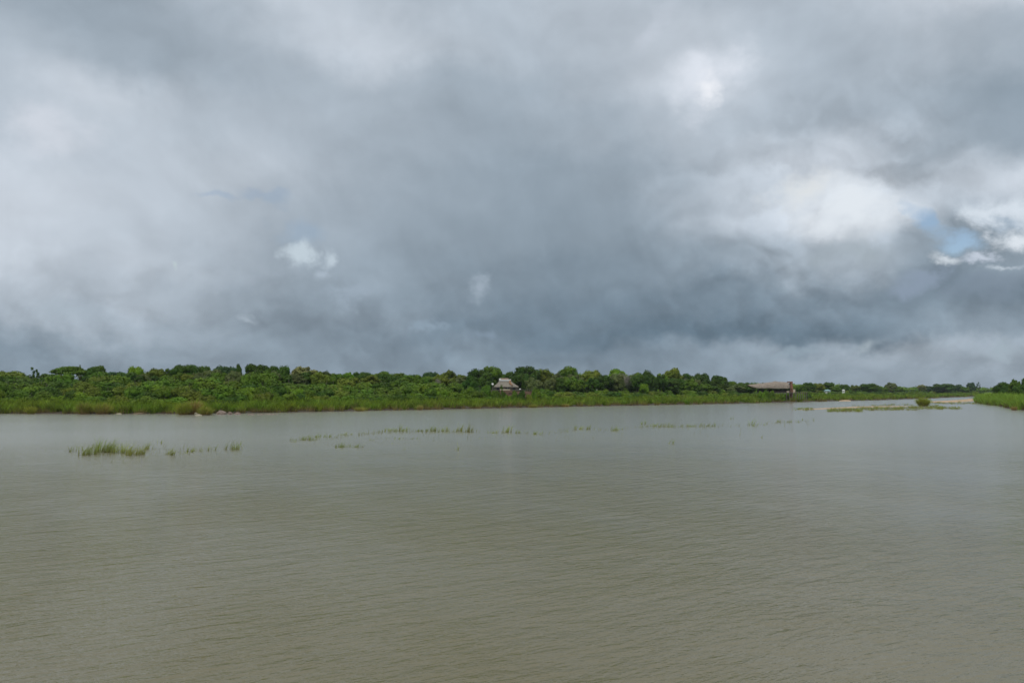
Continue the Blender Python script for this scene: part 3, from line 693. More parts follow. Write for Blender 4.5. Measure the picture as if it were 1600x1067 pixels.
# ------------------------------------------------------------------ reeds along both banks (stuff)
def reed_belt(name, spots, hgt, label, seed, per=44, width=.13, rad=1.1, drybase=.3, mat=REED, lean_=(.08, .55), fd=None):
    """every spot is one rounded clump of blades leaning outward"""
    rg = np.random.default_rng(seed); n = len(spots); S = np.array(spots)
    hh = hgt * np.clip(rg.normal(.84, .15, n), .5, 1.12); far = np.clip(S[:, 1] / 220, .9, 3.2)
    N = n * per; a = rg.uniform(0, 2 * math.pi, N); q = np.sqrt(rg.random(N)); rr = rad * np.repeat(rg.uniform(.6, 1.3, n) * far ** .5, per)
    B = np.repeat(np.stack([S[:, 0], S[:, 1], hz(S[:, 0], S[:, 1]) - .15], 1), per, 0); B[:, 0] += np.cos(a) * q * rr; B[:, 1] += np.sin(a) * q * rr
    Hh = np.repeat(hh, per) * rg.uniform(.55, 1.0, N) * (1 - .42 * q * q)
    ln = Hh * (rg.uniform(*lean_, N) * .8 + q * .35); a2 = a + rg.normal(0, .6, N)
    pd = np.clip(np.repeat(rg.normal(drybase, .35, n) + (0 if fd is None else np.array(fd)), per) + rg.normal(0, .12, N), 0, 1)
    V, Q, A = blades(rg, B, Hh, np.stack([np.cos(a2) * ln, np.sin(a2) * ln], 1), rg.uniform(.6, 1.4, N) * width * np.repeat(far, per), lambda t: np.clip(pd * 1.5 * (1 - t * 1.5) + .55 * (1 - t * 3.2) * (pd > .25), 0, 1))
    o = add_obj(name, quads_mesh(name, V, Q, {'dry': A}), mat); tag(o, label, kind='stuff'); return o
rg = np.random.default_rng(9)
sp = []
ys = np.arange(120, 1600, .5)
def place_many(pxs, offs, sdf):
    out = []
    for p, o in zip(pxs, offs):
        k = (p - 800) / F; s = sdf(k * ys, ys); i = int(np.argmax(s > o)); out.append((k * ys[i], ys[i]))
    return out
px = -30.0
while px < 1526:
    y0 = np.interp(px, [0, 500, 800, 1000, 1300, 1525], [168, 185, 233, 276, 404, 860]); dp = np.interp(px, [0, 700, 1000, 1500], [15, 16, 20, 30])
    for k in range(7): sp.append((px + rg.uniform(-6, 6), (k + rg.random()) / 7 * dp + .35, .28 if k == 0 else -.18))
    px += 1.75 * F / y0 * (y0 / 220) ** .5 * .9
spots = place_many([q[0] for q in sp], [q[1] for q in sp], sd_far)
reed_belt('reeds', spots, 3.75, 'dense bright green reed belt with brownish foot along the whole far waterline', 21, fd=[q[2] for q in sp])
sp2 = []
for y in np.arange(150, 420, 1.0):
    for k in range(12):
        o = (k + rg.random()) / 12 * 26 + .2; yy = y + rg.uniform(-1, 1); sp2.append((np.interp(yy, RY, RX) + o * 1.15, yy))
reed_belt('reeds', sp2, 4.9, 'tall fresh green reed mass on the right bank', 22, per=46, width=.12, drybase=.28, mat=REEDR)
# grass slope between reeds and shrubs
sp3 = place_many(rg.uniform(-20, 1520, 2600), rg.uniform(13, 42, 2600), sd_far)
reed_belt('grass', sp3, 1.8, 'tall green grass on the slope between the reed belt and the shrubs', 23, per=30, width=.15, drybase=-.6, lean_=(.2, .8), mat=GRASS)

# ------------------------------------------------------------------ tussocks, river grass
def tussock(name, px, py, wpx, top, label, cat, group, drytop, nb=620, mat=TUSS, seed=1, loose=.25, width=.09):
    x, y = ground(px, py); y -= 1.3 if py > 636 else 0; w = wpx * y / F; h = z_at(top, y)
    rg = np.random.default_rng(seed); a = rg.uniform(0, 2 * math.pi, nb); r = np.sqrt(rg.random(nb)) * w * .26
    B = np.stack([np.cos(a) * r, np.sin(a) * r * .7, np.full(nb, -.3)], 1)
    Hh = (h + .3) * rg.uniform(.5, 1.12, nb) * (1 - 1.3 * (r / (w * .5)) ** 2); ln = Hh * rg.uniform(.02, loose, nb) + r * 1.05
    D = rg.normal(drytop, .25, nb)
    V, Q, A = blades(rg, B, Hh, np.stack([np.cos(a) * ln, np.sin(a) * ln], 1), rg.uniform(.7, 1.4, nb) * width, lambda t: np.clip(D + .9 - 1.6 * t, 0, 1))
    o = add_obj(name, quads_mesh(name, V, Q, {'dry': A}), mat, loc=(x, y, 0)); tag(o, label, cat, group); return o
G = 'grass tussocks at the waterline'
tussock('grass_tussock', 137, 646.6, 27, 621.5, 'green topped brown tussock, left one of a touching pair at the waterline', 'tussock', G, .45, seed=2, nb=900)
tussock('grass_tussock', 165, 646.6, 30, 623.5, 'green topped tussock with brown foot, right one of a touching pair', 'tussock', G, .5, seed=3, nb=900)
tussock('grass_tussock', 54, 646.4, 18, 630, 'small yellowish tussock near the left end of the waterline', 'tussock', G, .2, seed=4, nb=400)
tussock('grass_tussock', 291, 647.6, 26, 623, 'olive green tussock leaning against the tall straw topped one', 'tussock', G, .15, seed=5)
tussock('grass_tussock', 306, 647.0, 32, 618.5, 'tallest tussock with straw brown seed top, beside the pale rocks', 'tussock', G, .75, nb=1100, seed=6)
tussock('grass_tussock', 325, 648.0, 27, 631, 'shorter reddish brown tussock between pale rocks and the bank rock', 'tussock', G, .35, seed=7)
tussock('grass_tussock', 564, 642.0, 20, 633, 'low reddish brown tussock on the even reed edge left of centre', 'tussock', G, .6, nb=450, seed=8)
tussock('grass_tussock', 657, 640.3, 12, 630, 'small brown dead tussock in the reed edge before the lodge', 'tussock', G, .8, nb=350, seed=9)
tussock('grass_tussock', 882, 635.6, 18, 628, 'low dry tussock in the reed edge right of the lodge', 'tussock', G, .6, nb=350, seed=10)
tussock('grass_tussock', 832, 636.6, 18, 629, 'yellow green rounded tussock in the reed edge below the lodge terrace', 'tussock', G, .3, nb=350, seed=12)
tussock('grass_tussock', 1443, 634.5, 23, 617.5, 'round green tussock with red brown foot standing alone in the river', 'tussock', G, .12, nb=1300, seed=11, loose=.3, width=.12)
tussock('grass_tussock', 1580, 640.6, 10, 632, 'small reddish brown dry tussock at the foot of the right bank', 'tussock', G, .9, nb=300, seed=13)

RG = [  # river grass: px0, px1, base row, top row, blades, label
 (120, 146, 711, 690, 90, 'left end clump of the thickest grass patch in the river'),
 (148, 174, 707, 682, 150, 'bushiest clump of the thickest grass patch, tall and yellow green'),
 (174, 197, 708, 687, 80, 'thin middle clump of the thickest grass patch'),
 (197, 219, 711, 691, 110, 'low dense right clump of the thickest grass patch'),
 (221, 236, 702, 686, 26, 'loose clump just right of the thickest grass patch'),
 (243, 253, 693, 685, 8, 'few arched blades behind the right end of the thickest patch'),
 (104, 118, 706, 693, 14, 'few dark stalks left of the thickest grass patch'),
 (257, 265, 710, 701, 10, 'faint stalks left of a narrow upright tuft'),
 (266, 271, 711, 697, 34, 'narrow upright dark tuft in the left part of the river'),
 (278, 288, 709, 702, 10, 'tiny dark tuft right of the narrow upright tuft'),
 (290, 310, 706, 692, 46, 'low tuft with slanting blades, second right of the narrow upright tuft'),
 (319, 336, 704, 692, 18, 'sparse slanting blades between two low tufts in the left river'),
 (347, 374, 703, 686, 44, 'sparse tuft with the longest slanting blades, before the left tussocks'),
 (452, 464, 691, 684, 8, 'faint scattered stalks at the left end of the middle grass line'),
 (466, 492, 688, 679, 60, 'brownish grass strip starting the middle grass line'),
 (492, 517, 683, 675, 60, 'green grass strip second in the middle grass line'),
 (529, 551, 680, 673, 40, 'small clump behind the gap of the middle grass line'),
 (522, 546, 699, 689, 90, 'reddish footed clump nearest the viewer in the middle river'),
 (550, 566, 699, 689, 40, 'clump just right of the reddish footed clump'),
 (577, 586, 688, 684, 26, 'small flat green raft of grass in the middle river'),
 (600, 634, 674, 666, 80, 'long low grass strip left of three tall tufts'),
 (622, 631, 674, 661, 18, 'tall tuft rising from the long low strip'),
 (650, 668, 674, 667, 46, 'low strip left of a pointed tuft'),
 (668, 680, 674, 661, 40, 'pointed tuft in the middle grass line'),
 (684, 701, 674, 664, 50, 'bushy tuft right of the pointed tuft'),
 (712, 721, 674, 658, 26, 'tall thin tuft, left of a close pair below the lodge trees'),
 (727, 738, 675, 659, 36, 'tall thin tuft, right of a close pair below the lodge trees'),
 (613, 629, 686, 680, 14, 'short faint tuft in front of the long low strip'),
 (640, 653, 686, 680, 14, 'short dark tuft in front of the pointed tuft'),
 (612, 616, 693, 689, 8, 'tiny single sprig before the long low strip'),
 (629, 634, 703, 698, 8, 'tiny sprig nearest the viewer left of centre'),
 (711, 719, 703, 690, 12, 'faint lone tuft in open water below the close pair'),
 (762, 776, 677, 670, 26, 'low dark tuft left of a tuft with one long blade'),
 (784, 800, 676, 657, 32, 'tuft with one long slanting blade straight below the lodge'),
 (801, 813, 677, 668, 24, 'low tuft right of the one with the long blade'),
 (832, 850, 679, 669, 30, 'open V shaped tuft below the lodge terrace end'),
 (744, 757, 685, 682, 10, 'floating twiggy bits below the low dark tuft'),
 (895, 911, 671, 661, 30, 'small upright tuft left of a brighter short tuft'),
 (914, 922, 671, 663, 18, 'short tuft right of the small upright tuft'),
 (953, 966, 673, 664, 50, 'compact bright green tuft right of centre'),
 (966, 975, 671, 666, 8, 'few drooping blades beside the compact bright tuft'),
 (1001, 1010, 663, 654, 16, 'faint tall tuft left of a yellowish one'),
 (1015, 1026, 666, 659, 20, 'yellowish tuft right of centre'),
 (1029, 1051, 667, 659, 40, 'low wide tuft right of the yellowish tuft'),
 (1056, 1062, 667, 663, 8, 'tiny tuft between two wider ones right of centre'),
 (1077, 1085, 667, 660, 14, 'small tuft below the thin bare tree'),
 (1103, 1119, 666, 658, 20, 'loose tuft below the dark sloping trees'),
 (1041, 1053, 693, 684, 14, 'two dark sprigs alone in the open water right of centre'),
 (1140, 1147, 655, 649, 6, 'single slanting stalk far out left of the long roof'),
 (1170, 1186, 665, 650, 18, 'faint tall blades below the left end of the long roof'),
 (1193, 1198, 664, 659, 8, 'tiny tuft below the middle of the long roof'),
 (1209, 1219, 660, 652, 12, 'thin tuft below the middle of the long roof'),
 (1231, 1251, 660, 655, 22, 'short broken strip below the brick chimney'),
 (1256, 1269, 657, 652, 16, 'last small dark tuft before the sandbar'),
 (1187, 1192, 684, 677, 6, 'single sprig in open water below the long roof'),
]
for i, (x0, x1, yb, yt, nb, lab) in enumerate(RG):
    cx, cy = ground((x0 + x1) / 2, yb); w = (x1 - x0) * cy / F; h = 1.25 * (yb - yt) * cy / F
    rg = np.random.default_rng(600 + i); nb = int(nb * (2.3 if i < 13 else 1.7)) + 4
    ux = rg.uniform(-.5, .5, nb); ncl = max(4, nb // 5); cc = rg.uniform(-.5, .5, ncl); cy_ = rg.uniform(-.3, 1, ncl); ch = rg.uniform(.45, 1.15, ncl); ci = rg.integers(0, ncl, nb); ux = cc[ci] + rg.normal(0, .045, nb)
    B = np.stack([ux * w, cy_[ci] * min(w * .9, 3.5) + rg.normal(0, .05, nb), np.full(nb, -.12)], 1)
    Hh = (h + .1) * ch[ci] * rg.uniform(.3, 1.0, nb); a = rg.normal(.1, 1.0, nb); ln = Hh * rg.uniform(.1, .75, nb)
    D = np.clip(rg.normal(.22, .3, nb), 0, 1)
    V, Q, A = blades(rg, B, Hh, np.stack([np.cos(a) * ln, np.sin(a) * ln * .6], 1), rg.uniform(.6, 1.6, nb) * .017 * max(1, cy / 60), lambda t: np.clip(D + .9 - 2.2 * t, 0, 1))
    o = add_obj('river_grass_clump', quads_mesh('river_grass_clump', V, Q, {'dry': A}), WREED, loc=(cx, cy, 0))
    tag(o, lab, 'water grass', 'grass clumps standing in the river')

# single stalks scattered all along the lines of river grass
rg = np.random.default_rng(71); LN = [(452, 689), (520, 685), (600, 675.5), (740, 675.5), (850, 678.5), (900, 672), (960, 672.5), (1010, 667), (1120, 666.5), (1180, 665), (1215, 661), (1272, 658)]
q = np.concatenate([rg.uniform(452, 1272, 620), rg.uniform(585, 745, 200), rg.uniform(1000, 1125, 120), rg.normal(240, 60, 110), rg.normal(160, 28, 120), rg.normal(560, 40, 60)])
yy = np.interp(q, [p[0] for p in LN], [p[1] for p in LN]); yy = np.where(q < 452, rg.uniform(700, 712, len(q)), yy) + rg.normal(0, .8, len(q)) + np.where(rg.random(len(q)) < .12, rg.uniform(0, 14, len(q)), 0)
B = np.array([(*ground(a, b), -.08) for a, b in zip(q, yy)]); n = len(q); d_ = B[:, 1]; Hh = rg.uniform(.18, .75, n); a = rg.normal(.1, 1.0, n)
V, Q, A = blades(rg, B, Hh, np.stack([np.cos(a), np.sin(a) * .6], 1) * (Hh * rg.uniform(.1, .8, n))[:, None], rg.uniform(.6, 1.5, n) * .017 * d_ / 60, lambda t: np.clip(rg.uniform(.3, 1, n) * (1.1 - t), 0, 1))
tag(add_obj('water_grass', quads_mesh('water_grass', V, Q, {'dry': A}), WREED), 'thin single stalks scattered along the lines of river grass', kind='stuff')

# ------------------------------------------------------------------ sandbars
def sandbar(top, bot, label, raise_=.22, name='sandbar'):
    xs = np.linspace(top[0][0], top[-1][0], 60); ty = np.interp(xs, [p[0] for p in top], [p[1] for p in top]); by = np.interp(xs, [p[0] for p in bot], [p[1] for p in bot])
    V = []; n = 9; rg = np.random.default_rng(int(xs[0]))
    for i, x in enumerate(xs):
        e = math.sin(math.pi * i / 59) ** .4 if 0 < i < 59 else 0; a = ground(x, by[i]); b = ground(x, ty[i]); wob = rg.uniform(-.06, .06)
        for k in range(n):
            t = k / (n - 1) + (wob if 0 < k < n - 1 else 0); V.append((a[0] + (b[0] - a[0]) * t, a[1] + (b[1] - a[1]) * t, -.12 + (raise_ + .12) * math.sin(math.pi * k / (n - 1)) ** .6 * e))
    Q = [(i * n + k, (i + 1) * n + k, (i + 1) * n + k + 1, i * n + k + 1) for i in range(59) for k in range(n - 1)]
    tag(add_obj(name, quads_mesh(name, V, Q, smooth=True), SAND), label, kind='structure')
sandbar([(1243, 640), (1300, 637.3), (1350, 635.2), (1430, 634)], [(1243, 640.8), (1300, 638.8), (1350, 636.6), (1430, 635.2)], 'long thin tan sandbar in the river')
sandbar([(1448, 627.2), (1480, 626), (1505, 624), (1532, 621)], [(1448, 629), (1480, 629), (1505, 628.3), (1532, 626.5)], 'pale sandbar reaching out from the right bank', .4)
sandbar([(1310, 624.8), (1318, 624.6), (1330, 625.2)], [(1310, 626.8), (1318, 627.0), (1330, 626.8)], 'small sand patch at the far waterline', .5)
mg = []
rg = np.random.default_rng(31)
for (x0, x1, y0, y1, n) in ((1243, 1270, 638.5, 641.5, 60), (1295, 1345, 639, 643.5, 260), (1340, 1432, 636.5, 641.5, 420), (1430, 1500, 637, 639.6, 200), (1455, 1525, 628.8, 631.5, 240), (1380, 1432, 632, 633.5, 60), (1418, 1475, 633, 638, 160), (1330, 1400, 633.4, 635, 40), (1496, 1526, 626, 627.5, 40)):
    for k in range(int(n * .45)): mg.append(ground(rg.uniform(x0, x1), rg.uniform(y0, y1)))
S = np.array(mg); per = 9; n = len(S) * per
B = np.repeat(np.stack([S[:, 0], S[:, 1], np.full(len(S), -.1)], 1), per, 0) + np.concatenate([rg.normal(0, .35, (n, 2)), np.zeros((n, 1))], 1)
a = rg.uniform(0, 6.28, n); Hh = np.repeat(rg.uniform(.35, 1.1, len(S)), per) * rg.uniform(.6, 1, n); D = np.repeat(np.clip(rg.normal(.25, .3, len(S)), 0, 1), per)
V, Q, A = blades(rg, B, Hh, np.stack([np.cos(a), np.sin(a)], 1) * (Hh * .4)[:, None], rg.uniform(.05, .09, n), lambda t: np.clip(D + .5 - t, 0, 1))
tag(add_obj('marsh_grass', quads_mesh('marsh_grass', V, Q, {'dry': A}), WREED), 'low flooded grass around the sandbars on the right', kind='stuff')

# ------------------------------------------------------------------ rocks
def rock(px, py, wpx, hpx, label, mat=ROCK, seed=0, flat=1.0):
    x, y = ground(px, py); w = wpx * y / F / 2; h = hpx * y / F
    rg = np.random.default_rng(seed); v = ICO_V.copy(); ph = rg.uniform(0, 6, 6)
    d = 1 + .14 * np.sin(v[:, 0] * 3.1 + ph[0]) + .12 * np.sin(v[:, 1] * 4.3 + ph[1]) + .1 * np.sin(v[:, 2] * 5 + v[:, 0] * 4 + ph[2]) + rg.normal(0, .05, len(v))
    v = v * d[:, None] * np.array([w, w * .8, h * 1.05])
    me = bpy.data.meshes.new('rock'); me.from_pydata(v.tolist(), [], ICO_T.tolist()); me.update()
    o = add_obj('rock', me, mat, loc=(x, y + w * .5, -.05)); tag(o, label, 'rock', 'rocks at the left waterline')
rock(345, 647.4, 17, 6.5, 'largest pinkish rock slab right of the short brown tussock', seed=1)
rock(359, 647.6, 9, 4.0, 'rounded pinkish rock, second right of the short brown tussock', seed=2)
rock(370, 647.4, 12, 3.2, 'reddish low rock at the right end of the rock group', seed=3)
rock(391, 648.0, 13, 1.8, 'flat dark rock alone in the water right of the rock group', seed=4)
rock(407, 647.8, 12, 1.6, 'left piece of the flattest rock shelf farthest right', seed=5)
rock(424, 647.6, 20, 1.3, 'right long piece of the flattest rock shelf', seed=6)
rock(305.5, 647.6, 6, 3.6, 'pale cream rock in front of the straw topped tussock, left one', PALEROCK, 7)
rock(312.5, 647.6, 4, 4.2, 'pale cream upright rock in front of the straw topped tussock, right one', PALEROCK, 8)
rock(309, 649.2, 10, 2.2, 'pale low rock at the waterline below the two cream rocks', PALEROCK, 9)
rock(184, 646.8, 9, 1.8, 'small pale flat rock right of the tussock pair', PALEROCK, 10)
rock(215, 646.9, 24, 2.0, 'brown earth shelf edge under the reeds, right of the tussock pair', MUD, 11)

# ------------------------------------------------------------------ thatched lodge
def wpos(px, py, Y): return (px - 800) / F * Y, Y, z_at(py, Y)
def hip_roof(m, x0, x1, y0, y1, ze, r0, r1, ry, zr, thick=.3):
    v = [(x0, y0, ze), (x1, y0, ze), (x1, y1, ze), (x0, y1, ze), (r0, ry, zr), (r1, ry, zr)]
    m.add(v, [(0, 1, 5, 4), (1, 2, 5), (2, 3, 4, 5), (3, 0, 4)])
    m.box(x0 + .02, x1 - .02, y0 + .02, y1 - .02, ze - thick, ze - .002)
def lodge():
    Y = 262.0; u = Y / F
    X = lambda px: (px - 790) * u; Z = lambda py: z_at(py, Y)
    zb = float(hz(wpos(790, 600, Y)[0], Y))
    root = empty('thatched_lodge', (wpos(790, 600, Y)[0], Y, 0)); tag(root, 'small thatched lodge with white double ridge on a stone terrace left of centre', 'lodge')
    m = MB(); x0, x1, ze, zr = X(771), X(810.5), Z(604), Z(594.5); rr0, rr1 = X(780.5), X(798)
    # steep front thatch with rows of sagging, subdivided surface
    nx, nz_ = 22, 9
    def patch(a, b, c, d):
        vs = []; a, b, c, d = map(np.array, (a, b, c, d)); rg = np.random.default_rng(3)
        for j in range(nz_ + 1):
            for i in range(nx + 1):
                s, t = i / nx, j / nz_; p = (a * (1 - s) + b * s) * (1 - t) + (d * (1 - s) + c * s) * t
                p = p + np.array([0, 0, -.18 * math.sin(math.pi * t)]) + (rg.normal(0, .03, 3) if 0 < i < nx else 0)
                vs.append(p)
        m.add(vs, [(j * (nx + 1) + i, j * (nx + 1) + i + 1, (j + 1) * (nx + 1) + i + 1, (j + 1) * (nx + 1) + i) for j in range(nz_) for i in range(nx)])
    D = 7.0
    A, B, C, Dd = (x0, -.8, ze), (x1, -.8, ze), (x1, D, ze), (x0, D, ze); R0, R1 = (rr0, 2.4, zr), (rr1, 2.4, zr); R2, R3 = (rr1, 3.8, zr), (rr0, 3.8, zr)
    patch(A, B, R1, R0); patch(B, C, R2, R1); patch(C, Dd, R3, R2); patch(Dd, A, R0, R3)
    m.box(x0 + .03, x1 - .03, -.77, D - .03, ze - .28, ze - .03)
    roof = m.build('roof', THATCH, root)
    # white ridge: low front band and a higher back band joined at the left
    m = MB(); m.box(rr0 - .15, rr1 + .1, 2.0, 2.55, zr - .12, zr + .45); m.build('ridge_cap', WHITE, roof)
    m = MB(); m.box(rr0 - .1, X(794.5), 3.6, 4.2, zr + .0, Z(590.6)); m.box(rr0 - .2, rr0 + .35, 2.56, 3.59, zr - .1, Z(591.2)); m.build('ridge_cap', WHITE, roof)
    m = MB(); m.box(rr0 + .37, X(794.5), 2.57, 3.58, zr - .3, zr + .72); m.build('ridge_vent', RUST, roof)
    m = MB(); pr = [(X(797), 2.2, zr - .02), (X(796.2), 1.3, zr - .66), (X(799), .5, zr - 1.2), (X(800.3), -.4, ze + .42)]
    for p, q in zip(pr[:-1], pr[1:]): m.tube([(p[0], p[1] - .25, p[2]), (q[0], q[1] - .25, q[2])], [.26, .22], 6)
    m.build('rust_stain_patch', RUST, roof)
    m = MB(); m.box(X(774), X(806.5), .6, D - .8, zb - 1, ze - .3); w = m.build('wall', PLASTER, root)
    for a, b in ((790, 796), (801, 805.4), (776, 780)):
        m = MB(); m.box(X(a), X(b), .56, .63, Z(608.6), Z(605.0)); f = m.build('window', GLASS, w)
        m = MB(); m.box(X(a) - .05, X(a) + .03, .5, .58, Z(608.8), Z(604.8)); m.box(X(b) - .03, X(b) + .05, .5, .58, Z(608.8), Z(604.8)); m.build('frame', WOOD, f)
    for px in (806.8, 809, 772.5):
        m = MB(); m.box(X(px) - .1, X(px) + .1, -.5, -.3, Z(610), ze - .29); m.build('veranda_post', DECKWOOD, root)
    # terrace
    m = MB(); m.box(X(781), X(800), -2.6, .55, zb - 1.5, Z(609.8)); m.box(X(800), X(832), -2.2, .52, zb - 1.5, Z(611.2)); t = m.build('terrace', STONE, root)
    m = MB(); m.box(X(781.2), X(797), -2.65, -2.2, Z(609.78), Z(607.9)); m.build('parapet', CREAM, t)
    m = MB(); m.box(X(797.2), X(808), -2.4, -2.2, Z(609.78), Z(609.1)); m.build('parapet_rail', DECKWOOD, t)
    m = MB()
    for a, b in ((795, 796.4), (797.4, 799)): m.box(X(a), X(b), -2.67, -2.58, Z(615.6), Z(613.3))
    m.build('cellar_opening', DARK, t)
    m = MB()
    for px in np.arange(808, 832, 3.2): m.box(X(px) - .06, X(px) + .06, -2.15, -2.03, Z(611.2), Z(608.6))
    m.box(X(807), X(832), -2.16, -2.08, Z(608.7), Z(608.3)); m.build('railing', DECKWOOD, t)
    # side deck on stilts at the left
    m = MB(); m.box(X(767), X(780.8), -1.8, 1.5, Z(609.9), Z(609.2)); d = m.build('side_deck', DECKWOOD, root)
    for px in (768, 772.6, 777):
        m = MB(); m.box(X(px) - .1, X(px) + .1, -1.7, -1.5, zb - 1, Z(609.95)); m.build('post', DECKWOOD, d)
    m = MB(); m.box(X(768), X(773), -1.75, -1.6, Z(606.8), Z(606.3)); m.box(X(772.3), X(772.8), -1.75, -1.6, Z(609.2), Z(606.82)); m.build('rail', DECKWOOD, d)
    # white dish beside the roof
    m = MB(); rings = []; n = 14
    for j in range(5):
        r = .36 * math.sin(j / 4 * 1.25) / math.sin(1.25); yy = .14 * (1 - math.cos(j / 4 * 1.25))
        rings += [(math.cos(2 * math.pi * k / n) * max(r, .02), -yy, math.sin(2 * math.pi * k / n) * max(r, .02)) for k in range(n)]
    m.add(rings, [(j * n + k, j * n + (k + 1) % n, (j + 1) * n + (k + 1) % n, (j + 1) * n + k) for j in range(4) for k in range(n)])
    dish = empty('satellite_dish', (*wpos(769.6, 600, Y - 1)[:2], Z(600))); dish.rotation_euler = (math.radians(-25), 0, .3)
    tag(dish, 'white round dish on a pole left of the thatched lodge roof', 'dish'); m.build('bowl', WHITE, dish)
    m = MB(); m.tube([(0, .02, 0), (0, .5, -1.4), (0, .9, -(Z(600) - zb))], [.07, .07, .08], 6); m.build('pole', DECKWOOD, dish)
    # white parasol-like shade on the terrace
    um = empty('parasol', (*wpos(812.3, 608, Y - 1.2)[:2], Z(611.2))); tag(um, 'small white tilted parasol on the lodge terrace', 'parasol')
    m = MB(); n = 8; v = [(0, 0, .95)] + [(math.cos(2 * math.pi * k / n) * .45, math.sin(2 * math.pi * k / n) * .45, .5 + .12 * math.cos(2 * math.pi * k / n)) for k in range(n)]
    m.add(v, [(0, 1 + k, 1 + (k + 1) % n) for k in range(n)]); m.build('canopy', WHITE, um)
    m = MB(); m.tube([(0, 0, 0), (0, 0, .93)], [.03, .03], 6); m.build('pole', DECKWOOD, um)
lodge()

# ------------------------------------------------------------------ thatched restaurant with brick chimney
def restaurant():
    Y = 366.0; u = Y / F; X = lambda px: (px - 1206) * u; Z = lambda py: z_at(py, Y)
    bx = wpos(1206, 600, Y)[0]; zb = float(hz(bx, Y))
    root = empty('thatched_restaurant', (bx, Y, 0)); tag(root, 'long timber restaurant on stilts under a wavy thatched roof with brick chimney', 'restaurant')
    st = [1171.5, 1176, 1182, 1190, 1198, 1206, 1214, 1221, 1228, 1233, 1236.5, 1238]
    tp = [601.6, 600.6, 600.3, 599.2, 598.2, 597.0, 595.8, 596.4, 596.6, 597.2, 599.2, 602.6]
    ev = [602.2, 604.6, 606.4, 606.6, 606.0, 606.9, 607.0, 606.6, 607.1, 606.4, 606.9, 606.4]
    xs = np.linspace(st[0], st[-1], 70); rg = np.random.default_rng(8); m = MB(); vs = []; n = 13
    for i, px in enumerate(xs):
        zt, ze = Z(np.interp(px, st, tp)), Z(np.interp(px, st, ev) + .25 * math.sin(px * 1.9)); e = 1 if px < 1228 else max(.12, 1 - ((px - 1228) / 10) ** 2); hw = (5.2 if px > 1186 else 5.2 * (.35 + .65 * (px - 1171.5) / 14.5)) * e
        for k in range(n):
            a = math.pi * k / (n - 1); c = math.cos(a); s = math.sin(a) ** .75
            lump = .16 * math.sin(px * .55 + k) + .12 * math.sin(px * .23 - k * 1.3)
            vs.append((X(px) + rg.normal(0, .03), 3.5 - c * hw, ze + (zt - ze) * s + (lump * s * .8) + rg.normal(0, .03)))
    m.add(vs, [(i * n + k, (i + 1) * n + k, (i + 1) * n + k + 1, i * n + k + 1) for i in range(69) for k in range(n - 1)])
    m.add([v for i in range(70) for v in (vs[i * n] + np.array([0, .02, -.02]), vs[i * n + n - 1] + np.array([0, -.02, -.02]))], [(2 * i, 2 * i + 1, 2 * i + 3, 2 * i + 2) for i in range(69)])
    m.build('roof', THATCH2, root, smooth=True)
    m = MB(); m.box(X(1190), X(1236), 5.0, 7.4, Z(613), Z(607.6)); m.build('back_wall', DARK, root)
    m = MB(); m.box(X(1186), X(1242), -1.2, 7.6, Z(613.9), Z(613.0)); d = m.build('deck', DECKWOOD, root)
    for px in np.arange(1192, 1243, 4.4):
        m = MB(); m.box(X(px) - .13, X(px) + .13, -1.0, -.74, zb - 2.5, Z(613.92)); m.build('stilt', DECKWOOD, d)
    for px in np.arange(1190, 1237, 5.1):
        m = MB(); m.box(X(px) - .1, X(px) + .1, -.5, -.3, Z(613.0), Z(606.4)); m.build('post', WOOD, root)
    m = MB(); m.box(X(1203), X(1234), -1.1, -1.0, Z(610.9), Z(610.5))
    for px in np.arange(1203, 1234, 1.3): m.box(X(px) - .05, X(px) + .05, -1.08, -1.02, Z(613.0), Z(610.9))
    m.build('railing', WOOD, d)
    for a, b, zt in ((1201.5, 1204, 611.4), (1227, 1231, 610.9)):
        m = MB(); m.box(X(a), X(b), -1.16, -1.1, Z(612.9), Z(zt)); m.build('pale_screen', CREAM, d)
    m = MB(); m.box(X(1235.2), X(1239), .6, 2.4, zb - 1, Z(603)); m.box(X(1235.6), X(1238.8), .8, 2.2, Z(603), Z(596.4)); c = m.build('chimney', BRICK, root)
    m = MB(); m.box(X(1231.8), X(1239.1), .7, 2.3, Z(597.6), Z(595.9)); m.build('chimney_cap', BRICK, c)
    m = MB(); m.box(X(1239.1), X(1243), 1.0, 4.5, Z(613.0), Z(608.2)); m.build('annex_wall', CREAM, root)
    m = MB(); m.box(X(1242), X(1262), .2, 1.8, Z(614.2), Z(613.5)); m.box(X(1242), X(1262), .2, .3, Z(612.6), Z(612.3))
    b = m.build('walkway', WOOD, root)
    for px in np.arange(1243.5, 1262, 3.2):
        m = MB(); m.box(X(px) - .1, X(px) + .1, .02, .18, zb - 1.5, Z(612.3)); m.build('post', DECKWOOD, b)
restaurant()

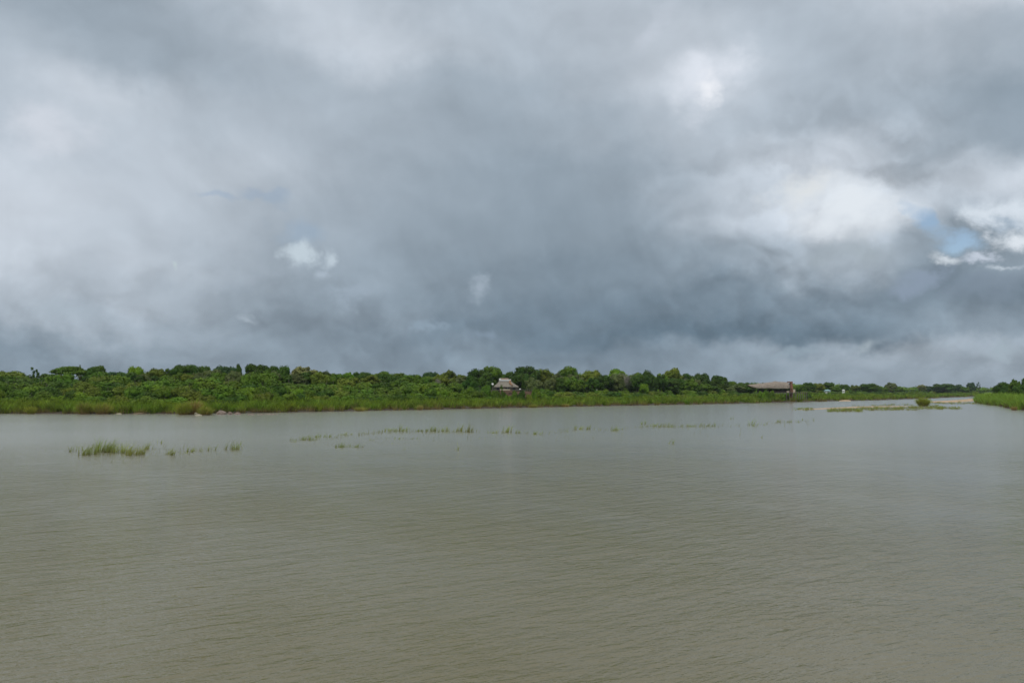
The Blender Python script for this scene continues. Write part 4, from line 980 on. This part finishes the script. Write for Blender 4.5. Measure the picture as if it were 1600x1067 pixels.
# ------------------------------------------------------------------ small camp huts between the trees
def hut(px, py_base, wpx, wall_px, roof_px, off, wallm, roofm, label, cat='hut', Yy=None):
    x, y = place(px, off); u = y / F; w = wpx * u; zb = float(hz(x, y)); z0 = z_at(py_base, y); z1 = z0 + wall_px * u; z2 = z1 + roof_px * u
    root = empty('hut', (x, y, 0)); tag(root, label, cat, 'camp huts between the trees')
    m = MB(); m.box(-w / 2, w / 2, 0, w * .8, min(zb, z0) - .5, z1); wl = m.build('wall', wallm, root)
    m = MB(); m.box(-w * .12, w * .12, -.03, .02, z0, z0 + (z1 - z0) * .8); m.build('door', WOOD, wl)
    m = MB(); e = w * .08
    v = [(-w / 2 - e, -e * 2, z1), (w / 2 + e, -e * 2, z1), (w / 2 + e, w * .8 + e, z1), (-w / 2 - e, w * .8 + e, z1), (-w * .3, w * .4, z2), (w * .3, w * .4, z2)]
    m.add(v, [(0, 1, 5, 4), (1, 2, 5), (2, 3, 4, 5), (3, 0, 4), (0, 3, 2, 1)]); m.build('roof', roofm, root)
hut(74, 593, 11, 1.5, 3.2, 66, PLASTER, CREAM, 'cream roofed hut at the left below the thin lone treetop')
hut(104, 592, 9, 1.5, 3.8, 62, PLASTER, TEAL, 'hut with pale greenish roof under the umbrella thorn')
hut(197, 596.5, 9, .8, 1.6, 60, WHITE, WHITE, 'low white roofed hut under the bluish tree')
hut(931, 606.6, 3.2, .9, 1.3, 46, WHITE, WHITE, 'tiny white hut left of the leafless grey tree')
hut(951, 607.6, 8, 1.6, 1.6, 46, TAN, THATCH, 'tan hut beside the stem of the leafless grey tree')
hut(1050, 609.6, 4, 1.4, 1.2, 44, TAN, THATCH, 'smallest tan hut under the round olive crown')
hut(1080, 610.6, 9, 1.8, 1.6, 44, TAN, THATCH, 'widest tan hut under the grey green low tree')
hut(1113, 611.3, 6, 1.6, 1.6, 44, TAN, THATCH, 'tan hut nearest the long thatched roof')
hut(1292, 612, 8, 1.4, 2.0, 40, WHITE, TEAL, 'hut with teal and white roof right of the chimney')
hut(1316.5, 611.5, 3.5, 1.6, 1.4, 40, WHITE, WHITE, 'tiny white hut farthest right')

# ------------------------------------------------------------------ haze
def haze():
    m = bpy.data.materials.new('haze_air'); m.use_nodes = True; nt = m.node_tree; nt.nodes.clear()
    o = nt.nodes.new('ShaderNodeOutputMaterial'); v = nt.nodes.new('ShaderNodeVolumePrincipled')
    v.inputs['Color'].default_value = (.80, .87, .95, 1); v.inputs['Density'].default_value = HAZE; v.inputs['Anisotropy'].default_value = .2
    nt.links.new(v.outputs[0], o.inputs['Volume'])
    mb = MB(); mb.box(-2600, 3100, -320, 4400, -3.2, 34); ob = mb.build('haze', m); tag(ob, 'thin pale haze over the far bank', kind='stuff')
HAZE = .00007
haze()
